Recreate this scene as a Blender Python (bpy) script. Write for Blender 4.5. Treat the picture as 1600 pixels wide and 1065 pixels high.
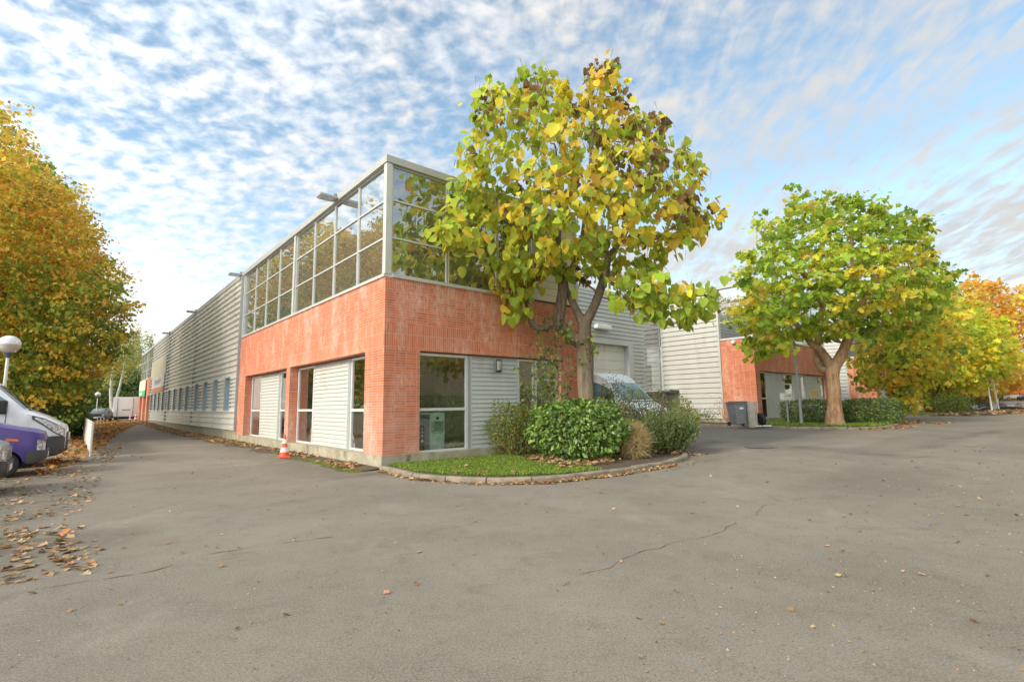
import bpy, math, random
import numpy as np
from mathutils import Vector, Matrix
random.seed(7); RNG = np.random.default_rng(11)
R = math.radians
for o in list(bpy.data.objects): bpy.data.objects.remove(o)
S = bpy.context.scene
COL = S.collection

# ------------------------------------------------------------------ camera
H = 1.55
F_PX, PITCH, ROLL = 790.5, 0.1257, 0.0133          # focal length in pixels of a 1600 px wide frame
cam_d = bpy.data.cameras.new('camera'); cam = bpy.data.objects.new('camera', cam_d); COL.objects.link(cam)
cam_d.sensor_width = 36.0; cam_d.lens = F_PX / 1600 * 36; cam_d.clip_start = 0.1; cam_d.clip_end = 3000
cam.location = (0, 0, H)
cam.rotation_euler = (Matrix.Rotation(math.pi/2 + PITCH, 4, 'X') @ Matrix.Rotation(-ROLL, 4, 'Z')).to_euler()
S.camera = cam

# ------------------------------------------------------------------ world, sun, exposure
SUN_ELEV, SUN_AZ = R(30), math.atan2(-0.67, -0.74)  # direction towards the sun: from the left, a little behind
SUN_DIR = Vector((math.cos(SUN_ELEV)*math.cos(SUN_AZ), math.cos(SUN_ELEV)*math.sin(SUN_AZ), math.sin(SUN_ELEV)))
W_ = bpy.data.worlds.new("World"); S.world = W_; W_.use_nodes = True
def world_sky():
    nt = W_.node_tree; nt.nodes.clear(); N = nt.nodes.new; L = nt.links.new
    def math_(op, a, b=None, c=None, clamp=False):
        n = N('ShaderNodeMath'); n.operation = op; n.use_clamp = clamp
        for i, v in enumerate((a, b, c)):
            if v is None: continue
            if isinstance(v, (int, float)): n.inputs[i].default_value = v
            else: L(v, n.inputs[i])
        return n.outputs[0]
    out = N('ShaderNodeOutputWorld'); bg = N('ShaderNodeBackground'); L(bg.outputs[0], out.inputs[0])
    sky = N('ShaderNodeTexSky'); sky.sky_type = 'NISHITA'; sky.sun_disc = False
    sky.sun_elevation = SUN_ELEV; sky.sun_rotation = math.atan2(SUN_DIR.x, SUN_DIR.y)
    sky.air_density = 1.0; sky.dust_density = 0.6; sky.ozone_density = 2.2
    tc = N('ShaderNodeTexCoord'); sep = N('ShaderNodeSeparateXYZ'); L(tc.outputs['Generated'], sep.inputs[0])
    X, Y, Z = sep.outputs
    zc = math_('ADD', math_('MAXIMUM', Z, 0.0), 0.22)
    px = math_('DIVIDE', X, zc); py = math_('DIVIDE', Y, zc)          # a flat cloud layer seen from below
    cmb = N('ShaderNodeCombineXYZ'); L(px, cmb.inputs[0]); L(py, cmb.inputs[1])
    def noise(scale, detail, rough, dist=0, vec=None, st=None, rot=0, off=(0, 0, 0)):
        mp = N('ShaderNodeMapping'); L(cmb.outputs[0] if vec is None else vec, mp.inputs[0])
        mp.inputs['Rotation'].default_value = (0, 0, rot); mp.inputs['Location'].default_value = off
        if st: mp.inputs['Scale'].default_value = st
        n = N('ShaderNodeTexNoise'); n.inputs['Scale'].default_value = scale; n.inputs['Detail'].default_value = detail
        n.inputs['Roughness'].default_value = rough; n.inputs['Distortion'].default_value = dist
        L(mp.outputs[0], n.inputs['Vector']); return n.outputs[0]
    big = noise(2.4, 3, 0.5, 0.4, off=(5.3, 1.2, 0))
    puff = noise(23.0, 3.0, 0.5, 0.2, st=(0.85, 1.0, 1), rot=R(20))
    streak = noise(17.0, 4, 0.55, 0.4, st=(1.3, 0.5, 1), rot=R(-48), off=(1.1, 0.4, 0))
    side = N('ShaderNodeMapRange'); side.inputs['From Min'].default_value = -0.5; side.inputs['From Max'].default_value = 1.2
    L(px, side.inputs['Value']); sd = side.outputs[0]
    sd = math_('MINIMUM', math_('MAXIMUM', sd, 0.12), 0.85)
    mixn = math_('ADD', math_('MULTIPLY', puff, math_('SUBTRACT', 1.0, sd)), math_('MULTIPLY', streak, sd))
    dens = math_('ADD', math_('MULTIPLY', mixn, 0.88), math_('MULTIPLY', big, 0.44))
    low = math_('MULTIPLY', math_('SUBTRACT', 1.0, math_('MINIMUM', math_('MULTIPLY', math_('MAXIMUM', Z, 0), 2.6), 1.0)), 0.24)
    dens = math_('ADD', dens, low)
    ramp = N('ShaderNodeMapRange'); ramp.interpolation_type = 'SMOOTHSTEP'
    ramp.inputs['From Min'].default_value = 0.45; ramp.inputs['From Max'].default_value = 0.88
    L(dens, ramp.inputs['Value']); cov = ramp.outputs[0]
    # clouds are lit from the sun's side: whiter where thick, greyer underneath, brighter towards the sun
    nrm = N('ShaderNodeVectorMath'); nrm.operation = 'DOT_PRODUCT'; L(tc.outputs['Generated'], nrm.inputs[0])
    nrm.inputs[1].default_value = SUN_DIR
    sunw = math_('POWER', math_('MAXIMUM', math_('ADD', math_('MULTIPLY', nrm.outputs['Value'], 0.5), 0.5), 0.0), 2.5)
    cr = N('ShaderNodeMix'); cr.data_type = 'RGBA'
    cr.inputs[6].default_value = (0.78, 0.83, 0.89, 1); cr.inputs[7].default_value = (0.97, 0.925, 0.86, 1)
    sh = noise(3.1, 4, 0.6, 0.3, off=(0.8, 3.1, 0))
    shr = N('ShaderNodeMapRange'); shr.inputs['From Min'].default_value = 0.35; shr.inputs['From Max'].default_value = 0.62
    L(sh, shr.inputs['Value']); L(shr.outputs[0], cr.inputs[0])
    hz = math_('SUBTRACT', 1.0, math_('MINIMUM', math_('MULTIPLY', math_('MAXIMUM', Z, 0), 3.2), 1.0))
    c2 = N('ShaderNodeMix'); c2.data_type = 'RGBA'; L(math_('MULTIPLY', hz, 0.8), c2.inputs[0]); L(cr.outputs[2], c2.inputs[6]); c2.inputs[7].default_value = (1.0, 0.93, 0.83, 1); cr = c2
    gain = math_('MULTIPLY', math_('ADD', 1.0, math_('MULTIPLY', sunw, CLOUD_SUN)), CLOUD_LEVEL)
    vm = N('ShaderNodeVectorMath'); vm.operation = 'SCALE'; L(cr.outputs[2], vm.inputs[0]); L(gain, vm.inputs['Scale'])
    sk = N('ShaderNodeVectorMath'); sk.operation = 'MULTIPLY'; L(sky.outputs[0], sk.inputs[0]); sk.inputs[1].default_value = SKY_TINT
    mx = N('ShaderNodeMix'); mx.data_type = 'RGBA'
    L(math_('MULTIPLY', cov, 0.96), mx.inputs[0]); L(sk.outputs[0], mx.inputs[6]); L(vm.outputs[0], mx.inputs[7])
    L(mx.outputs[2], bg.inputs[0]); bg.inputs[1].default_value = 0.1
CLOUD_LEVEL, CLOUD_SUN, SKY_TINT = 5.1, 3.6, (2.15, 2.15, 1.8)
world_sky()
sl = bpy.data.lights.new('sun', 'SUN'); so = bpy.data.objects.new('sun', sl); COL.objects.link(so)
sl.energy = 2.0; sl.angle = R(11); sl.color = (1.0, 0.89, 0.73)
so.rotation_euler = (-SUN_DIR).to_track_quat('-Z', 'Y').to_euler()
S.view_settings.view_transform = 'Standard'; S.view_settings.look = 'None'
S.view_settings.exposure = 0.58; S.view_settings.gamma = 1.0
S.cycles.max_bounces = 8; S.cycles.transparent_max_bounces = 12
S.cycles.sample_clamp_indirect = 6

# ------------------------------------------------------------------ frames of reference
TH = 0.71037
CX, CY = -3.297, 12.942                    # corner of the near building
dR_ = np.array([math.cos(TH), math.sin(TH)]); dL_ = np.array([-math.sin(TH), math.cos(TH)])
def Wp(a, b, z=0.0): return Vector((CX + a*dR_[0] + b*dL_[0], CY + a*dR_[1] + b*dL_[1], z))
def AB(x, y):
    return (x-CX)*dR_[0] + (y-CY)*dR_[1], (x-CX)*dL_[0] + (y-CY)*dL_[1]
def sm(v, lo, hi):
    t = np.clip((v-lo)/(hi-lo), 0, 1); return t*t*(3-2*t)
def gz(x, y):
    """ground height: the yard rises a little to the right and towards the far end"""
    a, b = AB(np.asarray(x, float), np.asarray(y, float))
    return 0.28*(1 - (1-sm(a, 5, 19))*(1-sm(b, 24, 62)))
def gab(a, b): p = Wp(a, b); return float(gz(p.x, p.y))
def G(a, b, dz=0.0): p = Wp(a, b); p.z = float(gz(p.x, p.y)) + dz; return p
def at(u, v, Y):
    """a point at distance Y along the line of sight of a measured image position"""
    x = (np.asarray(u, float)-800)/F_PX; y = (532.5-np.asarray(v, float))/F_PX
    cr, sr = math.cos(ROLL), math.sin(ROLL); x, y = x*cr + y*sr, -x*sr + y*cr
    c, s = math.cos(PITCH), math.sin(PITCH)
    d = np.stack([x, c - y*s, s + y*c], -1)
    return np.array([0, 0, H]) + d*(np.asarray(Y, float)/d[..., 1])[..., None]

# ------------------------------------------------------------------ materials
MATS = {}
def lin(c): return tuple(c) + (1.0,) if len(c) == 3 else c
class NT:
    def __init__(s, name, rough=0.6, spec=0.5, metal=0.0):
        s.m = bpy.data.materials.new(name); s.m.use_nodes = True; s.nt = s.m.node_tree; s.nt.nodes.clear()
        s.out = s.N('ShaderNodeOutputMaterial'); s.b = s.N('ShaderNodeBsdfPrincipled')
        s.L(s.b.outputs[0], s.out.inputs[0])
        s.b.inputs['Roughness'].default_value = rough; s.b.inputs['Metallic'].default_value = metal
        s.b.inputs['Specular IOR Level'].default_value = spec
        s.tc = s.N('ShaderNodeTexCoord')
    def N(s, t): return s.nt.nodes.new(t)
    def L(s, a, b): s.nt.links.new(a, b)
    def noise(s, scale, detail=4, rough=0.55, st=None, coord='Object', dist=0):
        v = s.tc.outputs[coord]
        if st:
            mp = s.N('ShaderNodeMapping'); mp.inputs['Scale'].default_value = st; s.L(v, mp.inputs[0]); v = mp.outputs[0]
        n = s.N('ShaderNodeTexNoise'); s.L(v, n.inputs['Vector']); n.inputs['Scale'].default_value = scale
        n.inputs['Detail'].default_value = detail; n.inputs['Roughness'].default_value = rough; n.inputs['Distortion'].default_value = dist
        return n.outputs[0]
    def mr(s, v, a, b, c=0, d=1, smooth=False):
        n = s.N('ShaderNodeMapRange'); n.inputs['From Min'].default_value = a; n.inputs['From Max'].default_value = b
        n.inputs['To Min'].default_value = c; n.inputs['To Max'].default_value = d; s.L(v, n.inputs['Value'])
        if smooth: n.interpolation_type = 'SMOOTHSTEP'
        return n.outputs[0]
    def mix(s, f, a, b, blend='MIX'):
        n = s.N('ShaderNodeMix'); n.data_type = 'RGBA'; n.blend_type = blend
        for i, v in ((0, f), (6, a), (7, b)):
            if isinstance(v, (int, float)): n.inputs[i].default_value = v
            elif isinstance(v, (tuple, list)): n.inputs[i].default_value = lin(v)
            else: s.L(v, n.inputs[i])
        return n.outputs[2]
    def mth(s, op, a, b=None):
        n = s.N('ShaderNodeMath'); n.operation = op
        for i, v in enumerate((a, b)):
            if v is None: continue
            if isinstance(v, (int, float)): n.inputs[i].default_value = v
            else: s.L(v, n.inputs[i])
        return n.outputs[0]
    def col(s, c):
        if isinstance(c, (tuple, list)): s.b.inputs['Base Color'].default_value = lin(c)
        else: s.L(c, s.b.inputs['Base Color'])
    def rough(s, r): s.L(r, s.b.inputs['Roughness'])
    def bump(s, h, st=0.3, dist=0.02):
        n = s.N('ShaderNodeBump'); n.inputs['Strength'].default_value = st; n.inputs['Distance'].default_value = dist
        s.L(h, n.inputs['Height']); s.L(n.outputs[0], s.b.inputs['Normal'])
def plain(name, c, rough=0.6, metal=0.0, var=0.12, scale=3.0, bump=0.0, spec=0.5, stain=None):
    k = NT(name, rough, spec, metal); n = k.noise(scale, 6, 0.65)
    c1 = tuple(x*(1-var) for x in c); c2 = tuple(min(1, x*(1+var)) for x in c)
    base = k.mix(k.mr(n, .3, .7), c1, c2)
    if stain:
        s_ = k.mr(k.noise(stain[1], 5, 0.7, st=(1, 1, stain[2])), .52, .75, smooth=True)
        base = k.mix(k.mth('MULTIPLY', s_, stain[3]), base, stain[0])
    k.col(base)
    if bump: k.bump(k.noise(scale*12, 5, .6), bump, 0.01)
    MATS[name] = k.m; return k.m
def brick_mat(name, vertical):
    k = NT(name, 0.8, 0.3)
    uv = k.N('ShaderNodeMapping'); k.L(k.tc.outputs['UV'], uv.inputs[0])
    if vertical: uv.inputs['Rotation'].default_value = (0, 0, math.pi/2)
    br = k.N('ShaderNodeTexBrick'); k.L(uv.outputs[0], br.inputs['Vector'])
    br.offset = 0.0; br.inputs['Scale'].default_value = 1.0
    br.inputs['Brick Width'].default_value = 0.32 if not vertical else 0.345
    br.inputs['Row Height'].default_value = 0.066
    br.inputs['Mortar Size'].default_value = 0.0075; br.inputs['Mortar Smooth'].default_value = 0.3; br.inputs['Bias'].default_value = 0.0
    br.inputs['Color1'].default_value = (0.66, 0.205, 0.095, 1); br.inputs['Color2'].default_value = (0.46, 0.122, 0.058, 1)
    br.inputs['Mortar'].default_value = (0.62, 0.40, 0.31, 1)
    # whole-wall tone, lime bloom in patches and runs, dark weathering
    big = k.mr(k.noise(0.9, 4, .6), .3, .7)
    base = k.mix(k.mth('MULTIPLY', big, .4), br.outputs['Color'], (0.68, 0.22, 0.10))
    bl = k.noise(1.3, 8, .72, st=(1, 1, .45)); fine = k.noise(16, 4, .7, st=(1, 1, .35))
    f = k.mth('MULTIPLY', k.mr(bl, .46, .66, smooth=True), k.mr(fine, .36, .60))
    base = k.mix(k.mth('MULTIPLY', f, .85), base, (0.76, 0.52, 0.42))
    mid = k.mr(k.noise(3.6, 6, .7), .5, .75, smooth=True)
    base = k.mix(k.mth('MULTIPLY', mid, .45), base, (0.66, 0.36, 0.27))
    sepz = k.N('ShaderNodeSeparateXYZ'); k.L(k.tc.outputs['Object'], sepz.inputs[0])
    lowm = k.mth('MULTIPLY', k.mr(sepz.outputs[2], 2.2, .2), k.mr(k.noise(2.2, 5, .6), .35, .6))
    base = k.mix(k.mth('MULTIPLY', lowm, .5), base, (0.70, 0.42, 0.35))
    dk = k.mr(k.noise(2.6, 7, .75, st=(1, 1, .5)), .60, .76, smooth=True)
    base = k.mix(k.mth('MULTIPLY', dk, .55), base, (0.17, 0.085, 0.055))
    k.col(base)
    h = k.mth('ADD', k.mth('MULTIPLY', br.outputs['Fac'], -1.0), k.mth('MULTIPLY', k.noise(40, 3, .6), .35))
    k.bump(h, 0.6, 0.008)
    MATS[name] = k.m
brick_mat('brick', False); brick_mat('brick_upright', True)
def glass_mat(name, tint, refl, rough=0.01, bump=0.004, reftint=(1, 1, 1), top=.97, veil=0.0):
    m = bpy.data.materials.new(name); m.use_nodes = True; nt = m.node_tree; nt.nodes.clear()
    N = nt.nodes.new; L = nt.links.new
    out = N('ShaderNodeOutputMaterial'); mx = N('ShaderNodeMixShader'); tr = N('ShaderNodeBsdfTransparent'); gl = N('ShaderNodeBsdfGlossy')
    tr.inputs[0].default_value = lin(tint); gl.inputs[0].default_value = lin(reftint); gl.inputs['Roughness'].default_value = rough
    lw = N('ShaderNodeLayerWeight'); lw.inputs[0].default_value = 0.35
    mr = N('ShaderNodeMapRange'); L(lw.outputs['Facing'], mr.inputs['Value']); mr.inputs['To Min'].default_value = refl; mr.inputs['To Max'].default_value = top
    L(mr.outputs[0], mx.inputs[0]); L(tr.outputs[0], mx.inputs[1]); L(gl.outputs[0], mx.inputs[2]); L(mx.outputs[0], out.inputs[0])
    if veil:
        df = N('ShaderNodeBsdfDiffuse'); df.inputs[0].default_value = (.46, .48, .44, 1); m2 = N('ShaderNodeMixShader'); m2.inputs[0].default_value = veil; L(mx.outputs[0], m2.inputs[1]); L(df.outputs[0], m2.inputs[2]); L(m2.outputs[0], out.inputs[0])
    tc = N('ShaderNodeTexCoord'); n = N('ShaderNodeTexNoise'); n.inputs['Scale'].default_value = 0.9; n.inputs['Detail'].default_value = 2
    L(tc.outputs['Object'], n.inputs[0]); b = N('ShaderNodeBump'); b.inputs['Strength'].default_value = 0.35; b.inputs['Distance'].default_value = bump*2
    L(n.outputs[0], b.inputs['Height']); L(b.outputs[0], gl.inputs['Normal'])
    MATS[name] = m
glass_mat('glass_upper', (0.30, 0.31, 0.26), 0.50, reftint=(0.80, 0.84, 0.84), top=.9, veil=.12)
glass_mat('glass_upper_front', (0.42, 0.42, 0.35), 0.42, reftint=(.84, .87, .86), top=.9, veil=.08)
glass_mat('glass_lower', (0.80, 0.84, 0.80), 0.10, top=.75)
glass_mat('glass_door', (0.35, 0.38, 0.36), 0.14, top=.8)
plain('aluminium', (0.56, 0.56, 0.52), 0.45, 0.15, .08, 2.0, stain=((0.36, 0.34, 0.29), 1.6, .3, .5))
plain('coping_metal', (0.45, 0.45, 0.415), 0.5, 0.2, .06, 2.0)
plain('white_frame', (0.66, 0.66, 0.62), 0.45, 0.0, .06, 3.0, stain=((0.40, 0.38, 0.32), 2.5, .4, .4))
plain('grey_post', (0.36, 0.38, 0.38), 0.5, 0.1, .06)
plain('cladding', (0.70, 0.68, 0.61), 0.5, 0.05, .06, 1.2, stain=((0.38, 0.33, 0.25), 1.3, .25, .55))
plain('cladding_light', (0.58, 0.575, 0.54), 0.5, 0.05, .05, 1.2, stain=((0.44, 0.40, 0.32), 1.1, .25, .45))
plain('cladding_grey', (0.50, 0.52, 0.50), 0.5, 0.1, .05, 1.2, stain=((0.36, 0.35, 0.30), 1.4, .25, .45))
plain('slats', (0.58, 0.575, 0.525), 0.5, 0.05, .05, 1.6, stain=((0.40, 0.36, 0.28), 1.8, .35, .5))
plain('slats_grey', (0.58, 0.60, 0.59), 0.45, 0.15, .05, 1.6, stain=((0.40, 0.34, 0.22), 1.5, .35, .5))
plain('plinth', (0.40, 0.36, 0.26), 0.9, 0, .25, 2.6, .5, stain=((0.13, 0.12, 0.07), 2.2, .6, .85))
plain('roofing', (0.16, 0.16, 0.16), 0.9)
plain('frame_blue_grey', (0.34, 0.40, 0.43), 0.5, 0.1, .06)
plain('dark_inside', (0.05, 0.05, 0.045), 0.8)
plain('inner_wall', (0.42, 0.42, 0.34), 0.8)
plain('inner_cream', (0.62, 0.60, 0.42), 0.8)
plain('inner_floor', (0.16, 0.14, 0.12), 0.6)
plain('cream_panel', (0.74, 0.68, 0.50), 0.6, 0, .05)
plain('black_plastic', (0.022, 0.023, 0.025), 0.45, 0, .2)
plain('dark_grey_plastic', (0.075, 0.08, 0.085), 0.55, 0, .15, 6)
plain('rubber', (0.028, 0.028, 0.028), 0.85, 0, .25, 14, .4)
plain('chrome', (0.62, 0.62, 0.62), 0.22, 0.9, .05)
plain('rim_metal', (0.32, 0.31, 0.30), 0.4, 0.7, .15, 9)
plain('white_paint', (0.84, 0.85, 0.86), 0.3, 0, .04)
plain('van_white', (0.82, 0.85, 0.88), 0.28, 0, .05, 1.5, stain=((0.50, 0.49, 0.46), 2.0, .6, .35))
plain('purple_paint', (0.085, 0.052, 0.26), 0.33, 0, .10, 2.0, stain=((0.20, 0.15, 0.38), 2.4, .8, .3))
plain('silver_paint', (0.36, 0.37, 0.38), 0.3, 0.4, .05)
plain('dark_paint', (0.06, 0.07, 0.08), 0.3, 0.3, .08)
plain('red_paint', (0.33, 0.03, 0.04), 0.3, 0, .08)
plain('orange_lens', (0.75, 0.20, 0.04), 0.25)
plain('red_lens', (0.45, 0.03, 0.05), 0.2)
plain('lamp_glass', (0.62, 0.64, 0.64), 0.12, 0.1, .25, 9)
plain('bark', (0.27, 0.20, 0.14), 0.95, 0, .35, 5, .9, stain=((0.12, 0.09, 0.05), 9, .16, .8))
plain('bark_orange', (0.47, 0.26, 0.14), 0.95, 0, .30, 4, .9, stain=((0.19, 0.11, 0.06), 6, .14, .8))
def bark_mat(name, c1, c2, c3, green=0.0):
    k = NT(name, .95, .2); v = k.noise(9, 6, .75, st=(1, 1, .12), dist=.6); v2 = k.noise(26, 4, .7, st=(1, 1, .10)); big = k.noise(1.3, 4, .6)
    c = k.mix(k.mr(v, .36, .60), c2, c1); c = k.mix(k.mth('MULTIPLY', k.mr(v2, .48, .62), .5), c, c2); c = k.mix(k.mth('MULTIPLY', k.mr(big, .42, .66, smooth=True), .7), c, c3)
    k.col(c); k.bump(k.mth('ADD', v, k.mth('MULTIPLY', v2, .5)), 1.0, .05); MATS[name] = k.m
bark_mat('bark', (0.34, 0.26, 0.19), (0.10, 0.072, 0.048), (0.25, 0.21, 0.15)); bark_mat('bark_orange', (0.60, 0.36, 0.20), (0.19, 0.11, 0.06), (0.52, 0.37, 0.24))
plain('bark_dark', (0.10, 0.075, 0.055), 0.95, 0, .3, 4, .8)
plain('bark_birch', (0.55, 0.52, 0.46), 0.9, 0, .2, 4, .4, stain=((0.08, 0.07, 0.06), 5, 3.0, .8))
plain('soil', (0.10, 0.07, 0.045), 1.0, 0, .35, 7, .8, stain=((0.09, 0.11, 0.03), 1.6, 1, .7))
plain('concrete', (0.40, 0.37, 0.31), 0.9, 0, .2, 4, .5, stain=((0.20, 0.19, 0.12), 2.5, 1, .6))
plain('kerb_stone', (0.27, 0.225, 0.165), 0.95, 0, .38, 2.2, .9, stain=((0.11, 0.105, 0.055), 3.0, 1, .85))
plain('bin_grey', (0.22, 0.23, 0.24), 0.55, 0, .12, 4)
plain('bin_lid', (0.12, 0.125, 0.13), 0.5)
plain('cone_orange', (0.82, 0.10, 0.035), 0.5, 0, .08, 9)
plain('cone_white', (0.78, 0.74, 0.72), 0.5, 0, .06, 9)
plain('sign_white', (0.78, 0.76, 0.72), 0.6, 0, .04)
plain('sign_cream', (0.72, 0.64, 0.46), 0.6, 0, .05)
plain('sign_orange', (0.72, 0.28, 0.12), 0.6)
plain('sign_green', (0.05, 0.42, 0.16), 0.6)
plain('sign_letter', (0.33, 0.30, 0.36), 0.6)
plain('digit_grey', (0.60, 0.55, 0.48), 0.6)
k = NT('head_lens', .08, .8); k.col(k.mix(k.mr(k.noise(14, 4, .7), .42, .60), (0.28, 0.28, 0.28), (0.85, 0.86, 0.86))); k.b.inputs['Coat Weight'].default_value = .8; MATS['head_lens'] = k.m
plain('bulkhead_glass', (0.34, 0.33, 0.27), 0.25)
plain('facade_cream', (0.70, 0.58, 0.38), 0.85, 0, .06)
plain('facade_orange', (0.55, 0.13, 0.025), 0.7, 0, .06)
plain('wood', (0.50, 0.30, 0.13), 0.7, 0, .25, 7)
plain('mint_panel', (0.62, 0.80, 0.72), 0.5)
plain('skin', (0.45, 0.26, 0.18), 0.6)
plain('blue_denim', (0.12, 0.20, 0.36), 0.9)
plain('dark_jacket', (0.04, 0.035, 0.05), 0.9)
plain('fence_green', (0.03, 0.17, 0.11), 0.6)
plain('yellow_sign', (0.62, 0.42, 0.10), 0.6)
def carglass(name, c):
    k = NT(name, 0.04, 0.9); k.col(k.mix(k.mr(k.noise(1.2, 3), .35, .65), c, tuple(x*2.0 for x in c))); k.b.inputs['Coat Weight'].default_value = 0.6; MATS[name] = k.m
carglass('car_glass', (0.05, 0.07, 0.08)); carglass('car_glass_blue', (0.09, 0.15, 0.19))
for n in ('van_white', 'purple_paint', 'silver_paint', 'dark_paint', 'red_paint', 'white_paint'):
    b = [x for x in MATS[n].node_tree.nodes if x.type == 'BSDF_PRINCIPLED'][0]; b.inputs['Coat Weight'].default_value = 0.35; b.inputs['Coat Roughness'].default_value = 0.08
def leaf_mat(name, trans=0.4, rough=0.5, spec=0.3):
    k = NT(name, rough, spec); at_ = k.N('ShaderNodeAttribute'); at_.attribute_name = 'tone'
    n = k.noise(7, 3); c = k.mix(k.mr(n, .3, .7), at_.outputs['Color'], k.mix(0.25, at_.outputs['Color'], (0.5, 0.5, 0.2)), 'MIX')
    k.col(c)
    tr = k.N('ShaderNodeBsdfTranslucent'); k.L(c, tr.inputs[0]); mx = k.N('ShaderNodeMixShader'); mx.inputs[0].default_value = trans
    k.L(k.b.outputs[0], mx.inputs[1]); k.L(tr.outputs[0], mx.inputs[2]); k.L(mx.outputs[0], k.out.inputs[0]); MATS[name] = k.m
leaf_mat('leaves', 0.5); leaf_mat('glossy_leaves', 0.25, 0.32, 0.5); leaf_mat('dry_leaves', 0.15, 0.8, 0.2)

# ------------------------------------------------------------------ object helpers
def tag(o, label=None, cat=None, group=None, kind=None):
    if label: o['label'] = label
    if cat: o['category'] = cat
    if group: o['group'] = group
    if kind: o['kind'] = kind
    return o
def thing(name, label, cat, loc=(0, 0, 0), rz=0.0, group=None):
    o = bpy.data.objects.new(name, None); COL.objects.link(o); o.location = loc; o.rotation_euler = (0, 0, rz)
    o.empty_display_size = 0.3
    return tag(o, label, cat, group)
class MB:
    """collects faces (with metre UVs) and links them as one mesh"""
    def __init__(s): s.v = []; s.f = []; s.m = []; s.uv = []
    def face(s, pts, m=0, uv=None):
        i = len(s.v); s.v += [tuple(p) for p in pts]; s.f.append(tuple(range(i, i+len(pts)))); s.m.append(m)
        if uv is None:
            a, b, c = Vector(pts[0]), Vector(pts[1]), Vector(pts[2]); n = (b-a).cross(c-a)
            ax = max(range(3), key=lambda q: abs(n[q]))
            uv = [((p[1], p[2]) if ax == 0 else (p[0], p[2]) if ax == 1 else (p[0], p[1])) for p in pts]
        s.uv += uv
    def box(s, x0, x1, y0, y1, z0, z1, m=0, skip=''):
        x0, x1 = min(x0, x1), max(x0, x1); y0, y1 = min(y0, y1), max(y0, y1); z0, z1 = min(z0, z1), max(z0, z1)
        P = [(x, y, z) for z in (z0, z1) for y in (y0, y1) for x in (x0, x1)]
        for k, q in (('b', (0, 2, 3, 1)), ('t', (4, 5, 7, 6)), ('f', (0, 1, 5, 4)), ('k', (2, 6, 7, 3)), ('l', (0, 4, 6, 2)), ('r', (1, 3, 7, 5))):
            if k not in skip: s.face([P[i] for i in q], m)
        return s
    def tube(s, path, rad, n=8, m=0, cap=True):
        path = [Vector(p) for p in path]; rad = rad if hasattr(rad, '__len__') else [rad]*len(path)
        rings = []; prev = None
        for i, p in enumerate(path):
            d = (path[min(i+1, len(path)-1)] - path[max(i-1, 0)]).normalized()
            ref = prev if prev is not None else (Vector((1, 0, 0)) if abs(d.x) < .8 else Vector((0, 1, 0)))
            u = (ref - d*ref.dot(d)).normalized(); w = d.cross(u); prev = u
            rings.append([p + (u*math.cos(2*math.pi*k/n) + w*math.sin(2*math.pi*k/n))*rad[i] for k in range(n)])
        for i in range(len(rings)-1):
            for k in range(n):
                k2 = (k+1) % n; s.face([rings[i][k], rings[i][k2], rings[i+1][k2], rings[i+1][k]], m)
        if cap: s.face(rings[0][::-1], m); s.face(rings[-1], m)
        return s
    def lathe(s, prof, c=(0, 0, 0), n=20, m=0, axis='z'):
        def P(r, h, k):
            a = 2*math.pi*k/n; x, y = r*math.cos(a), r*math.sin(a)
            q = (x, y, h) if axis == 'z' else (x, h, y)
            return (q[0]+c[0], q[1]+c[1], q[2]+c[2])
        for (r0, h0), (r1, h1) in zip(prof[:-1], prof[1:]):
            for k in range(n):
                q = [P(r0, h0, k), P(r0, h0, k+1), P(r1, h1, k+1), P(r1, h1, k)]
                if r0 < 1e-5: q = [q[0], q[2], q[3]]
                elif r1 < 1e-5: q = q[:3]
                s.face(q if axis == 'z' else q[::-1], m)
        return s
    def build(s, name, mats, parent=None, smooth=None, bevel=0.0, weld=False):
        me = bpy.data.meshes.new(name); me.from_pydata(s.v, [], s.f)
        ul = me.uv_layers.new(name='UVMap'); ul.data.foreach_set('uv', np.array(s.uv, np.float32).ravel())
        if isinstance(mats, str): mats = [mats]
        for k in mats: me.materials.append(MATS[k])
        me.polygons.foreach_set('material_index', s.m)
        if smooth is not None or weld or bevel:
            import bmesh
            bm = bmesh.new(); bm.from_mesh(me); bmesh.ops.remove_doubles(bm, verts=bm.verts, dist=1e-4)
            bmesh.ops.recalc_face_normals(bm, faces=bm.faces)
            if bevel:
                es = [e for e in bm.edges if len(e.link_faces) == 2 and e.calc_face_angle(0) > 0.6]
                bmesh.ops.bevel(bm, geom=es, offset=bevel, segments=2, affect='EDGES', profile=0.6, clamp_overlap=True)
            if smooth is not None:
                for f in bm.faces: f.smooth = True
                for e in bm.edges:
                    if len(e.link_faces) == 2 and e.calc_face_angle(0) > smooth: e.smooth = False
            bm.to_mesh(me); bm.free()
        o = bpy.data.objects.new(name, me); COL.objects.link(o)
        if parent: o.parent = parent
        return o
def bx(name, mat, parent, *a, bevel=0.0):
    m = MB()
    for q in (a if hasattr(a[0], '__len__') else [a]): m.box(*q)
    return m.build(name, mat, parent, bevel=bevel)

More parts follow.
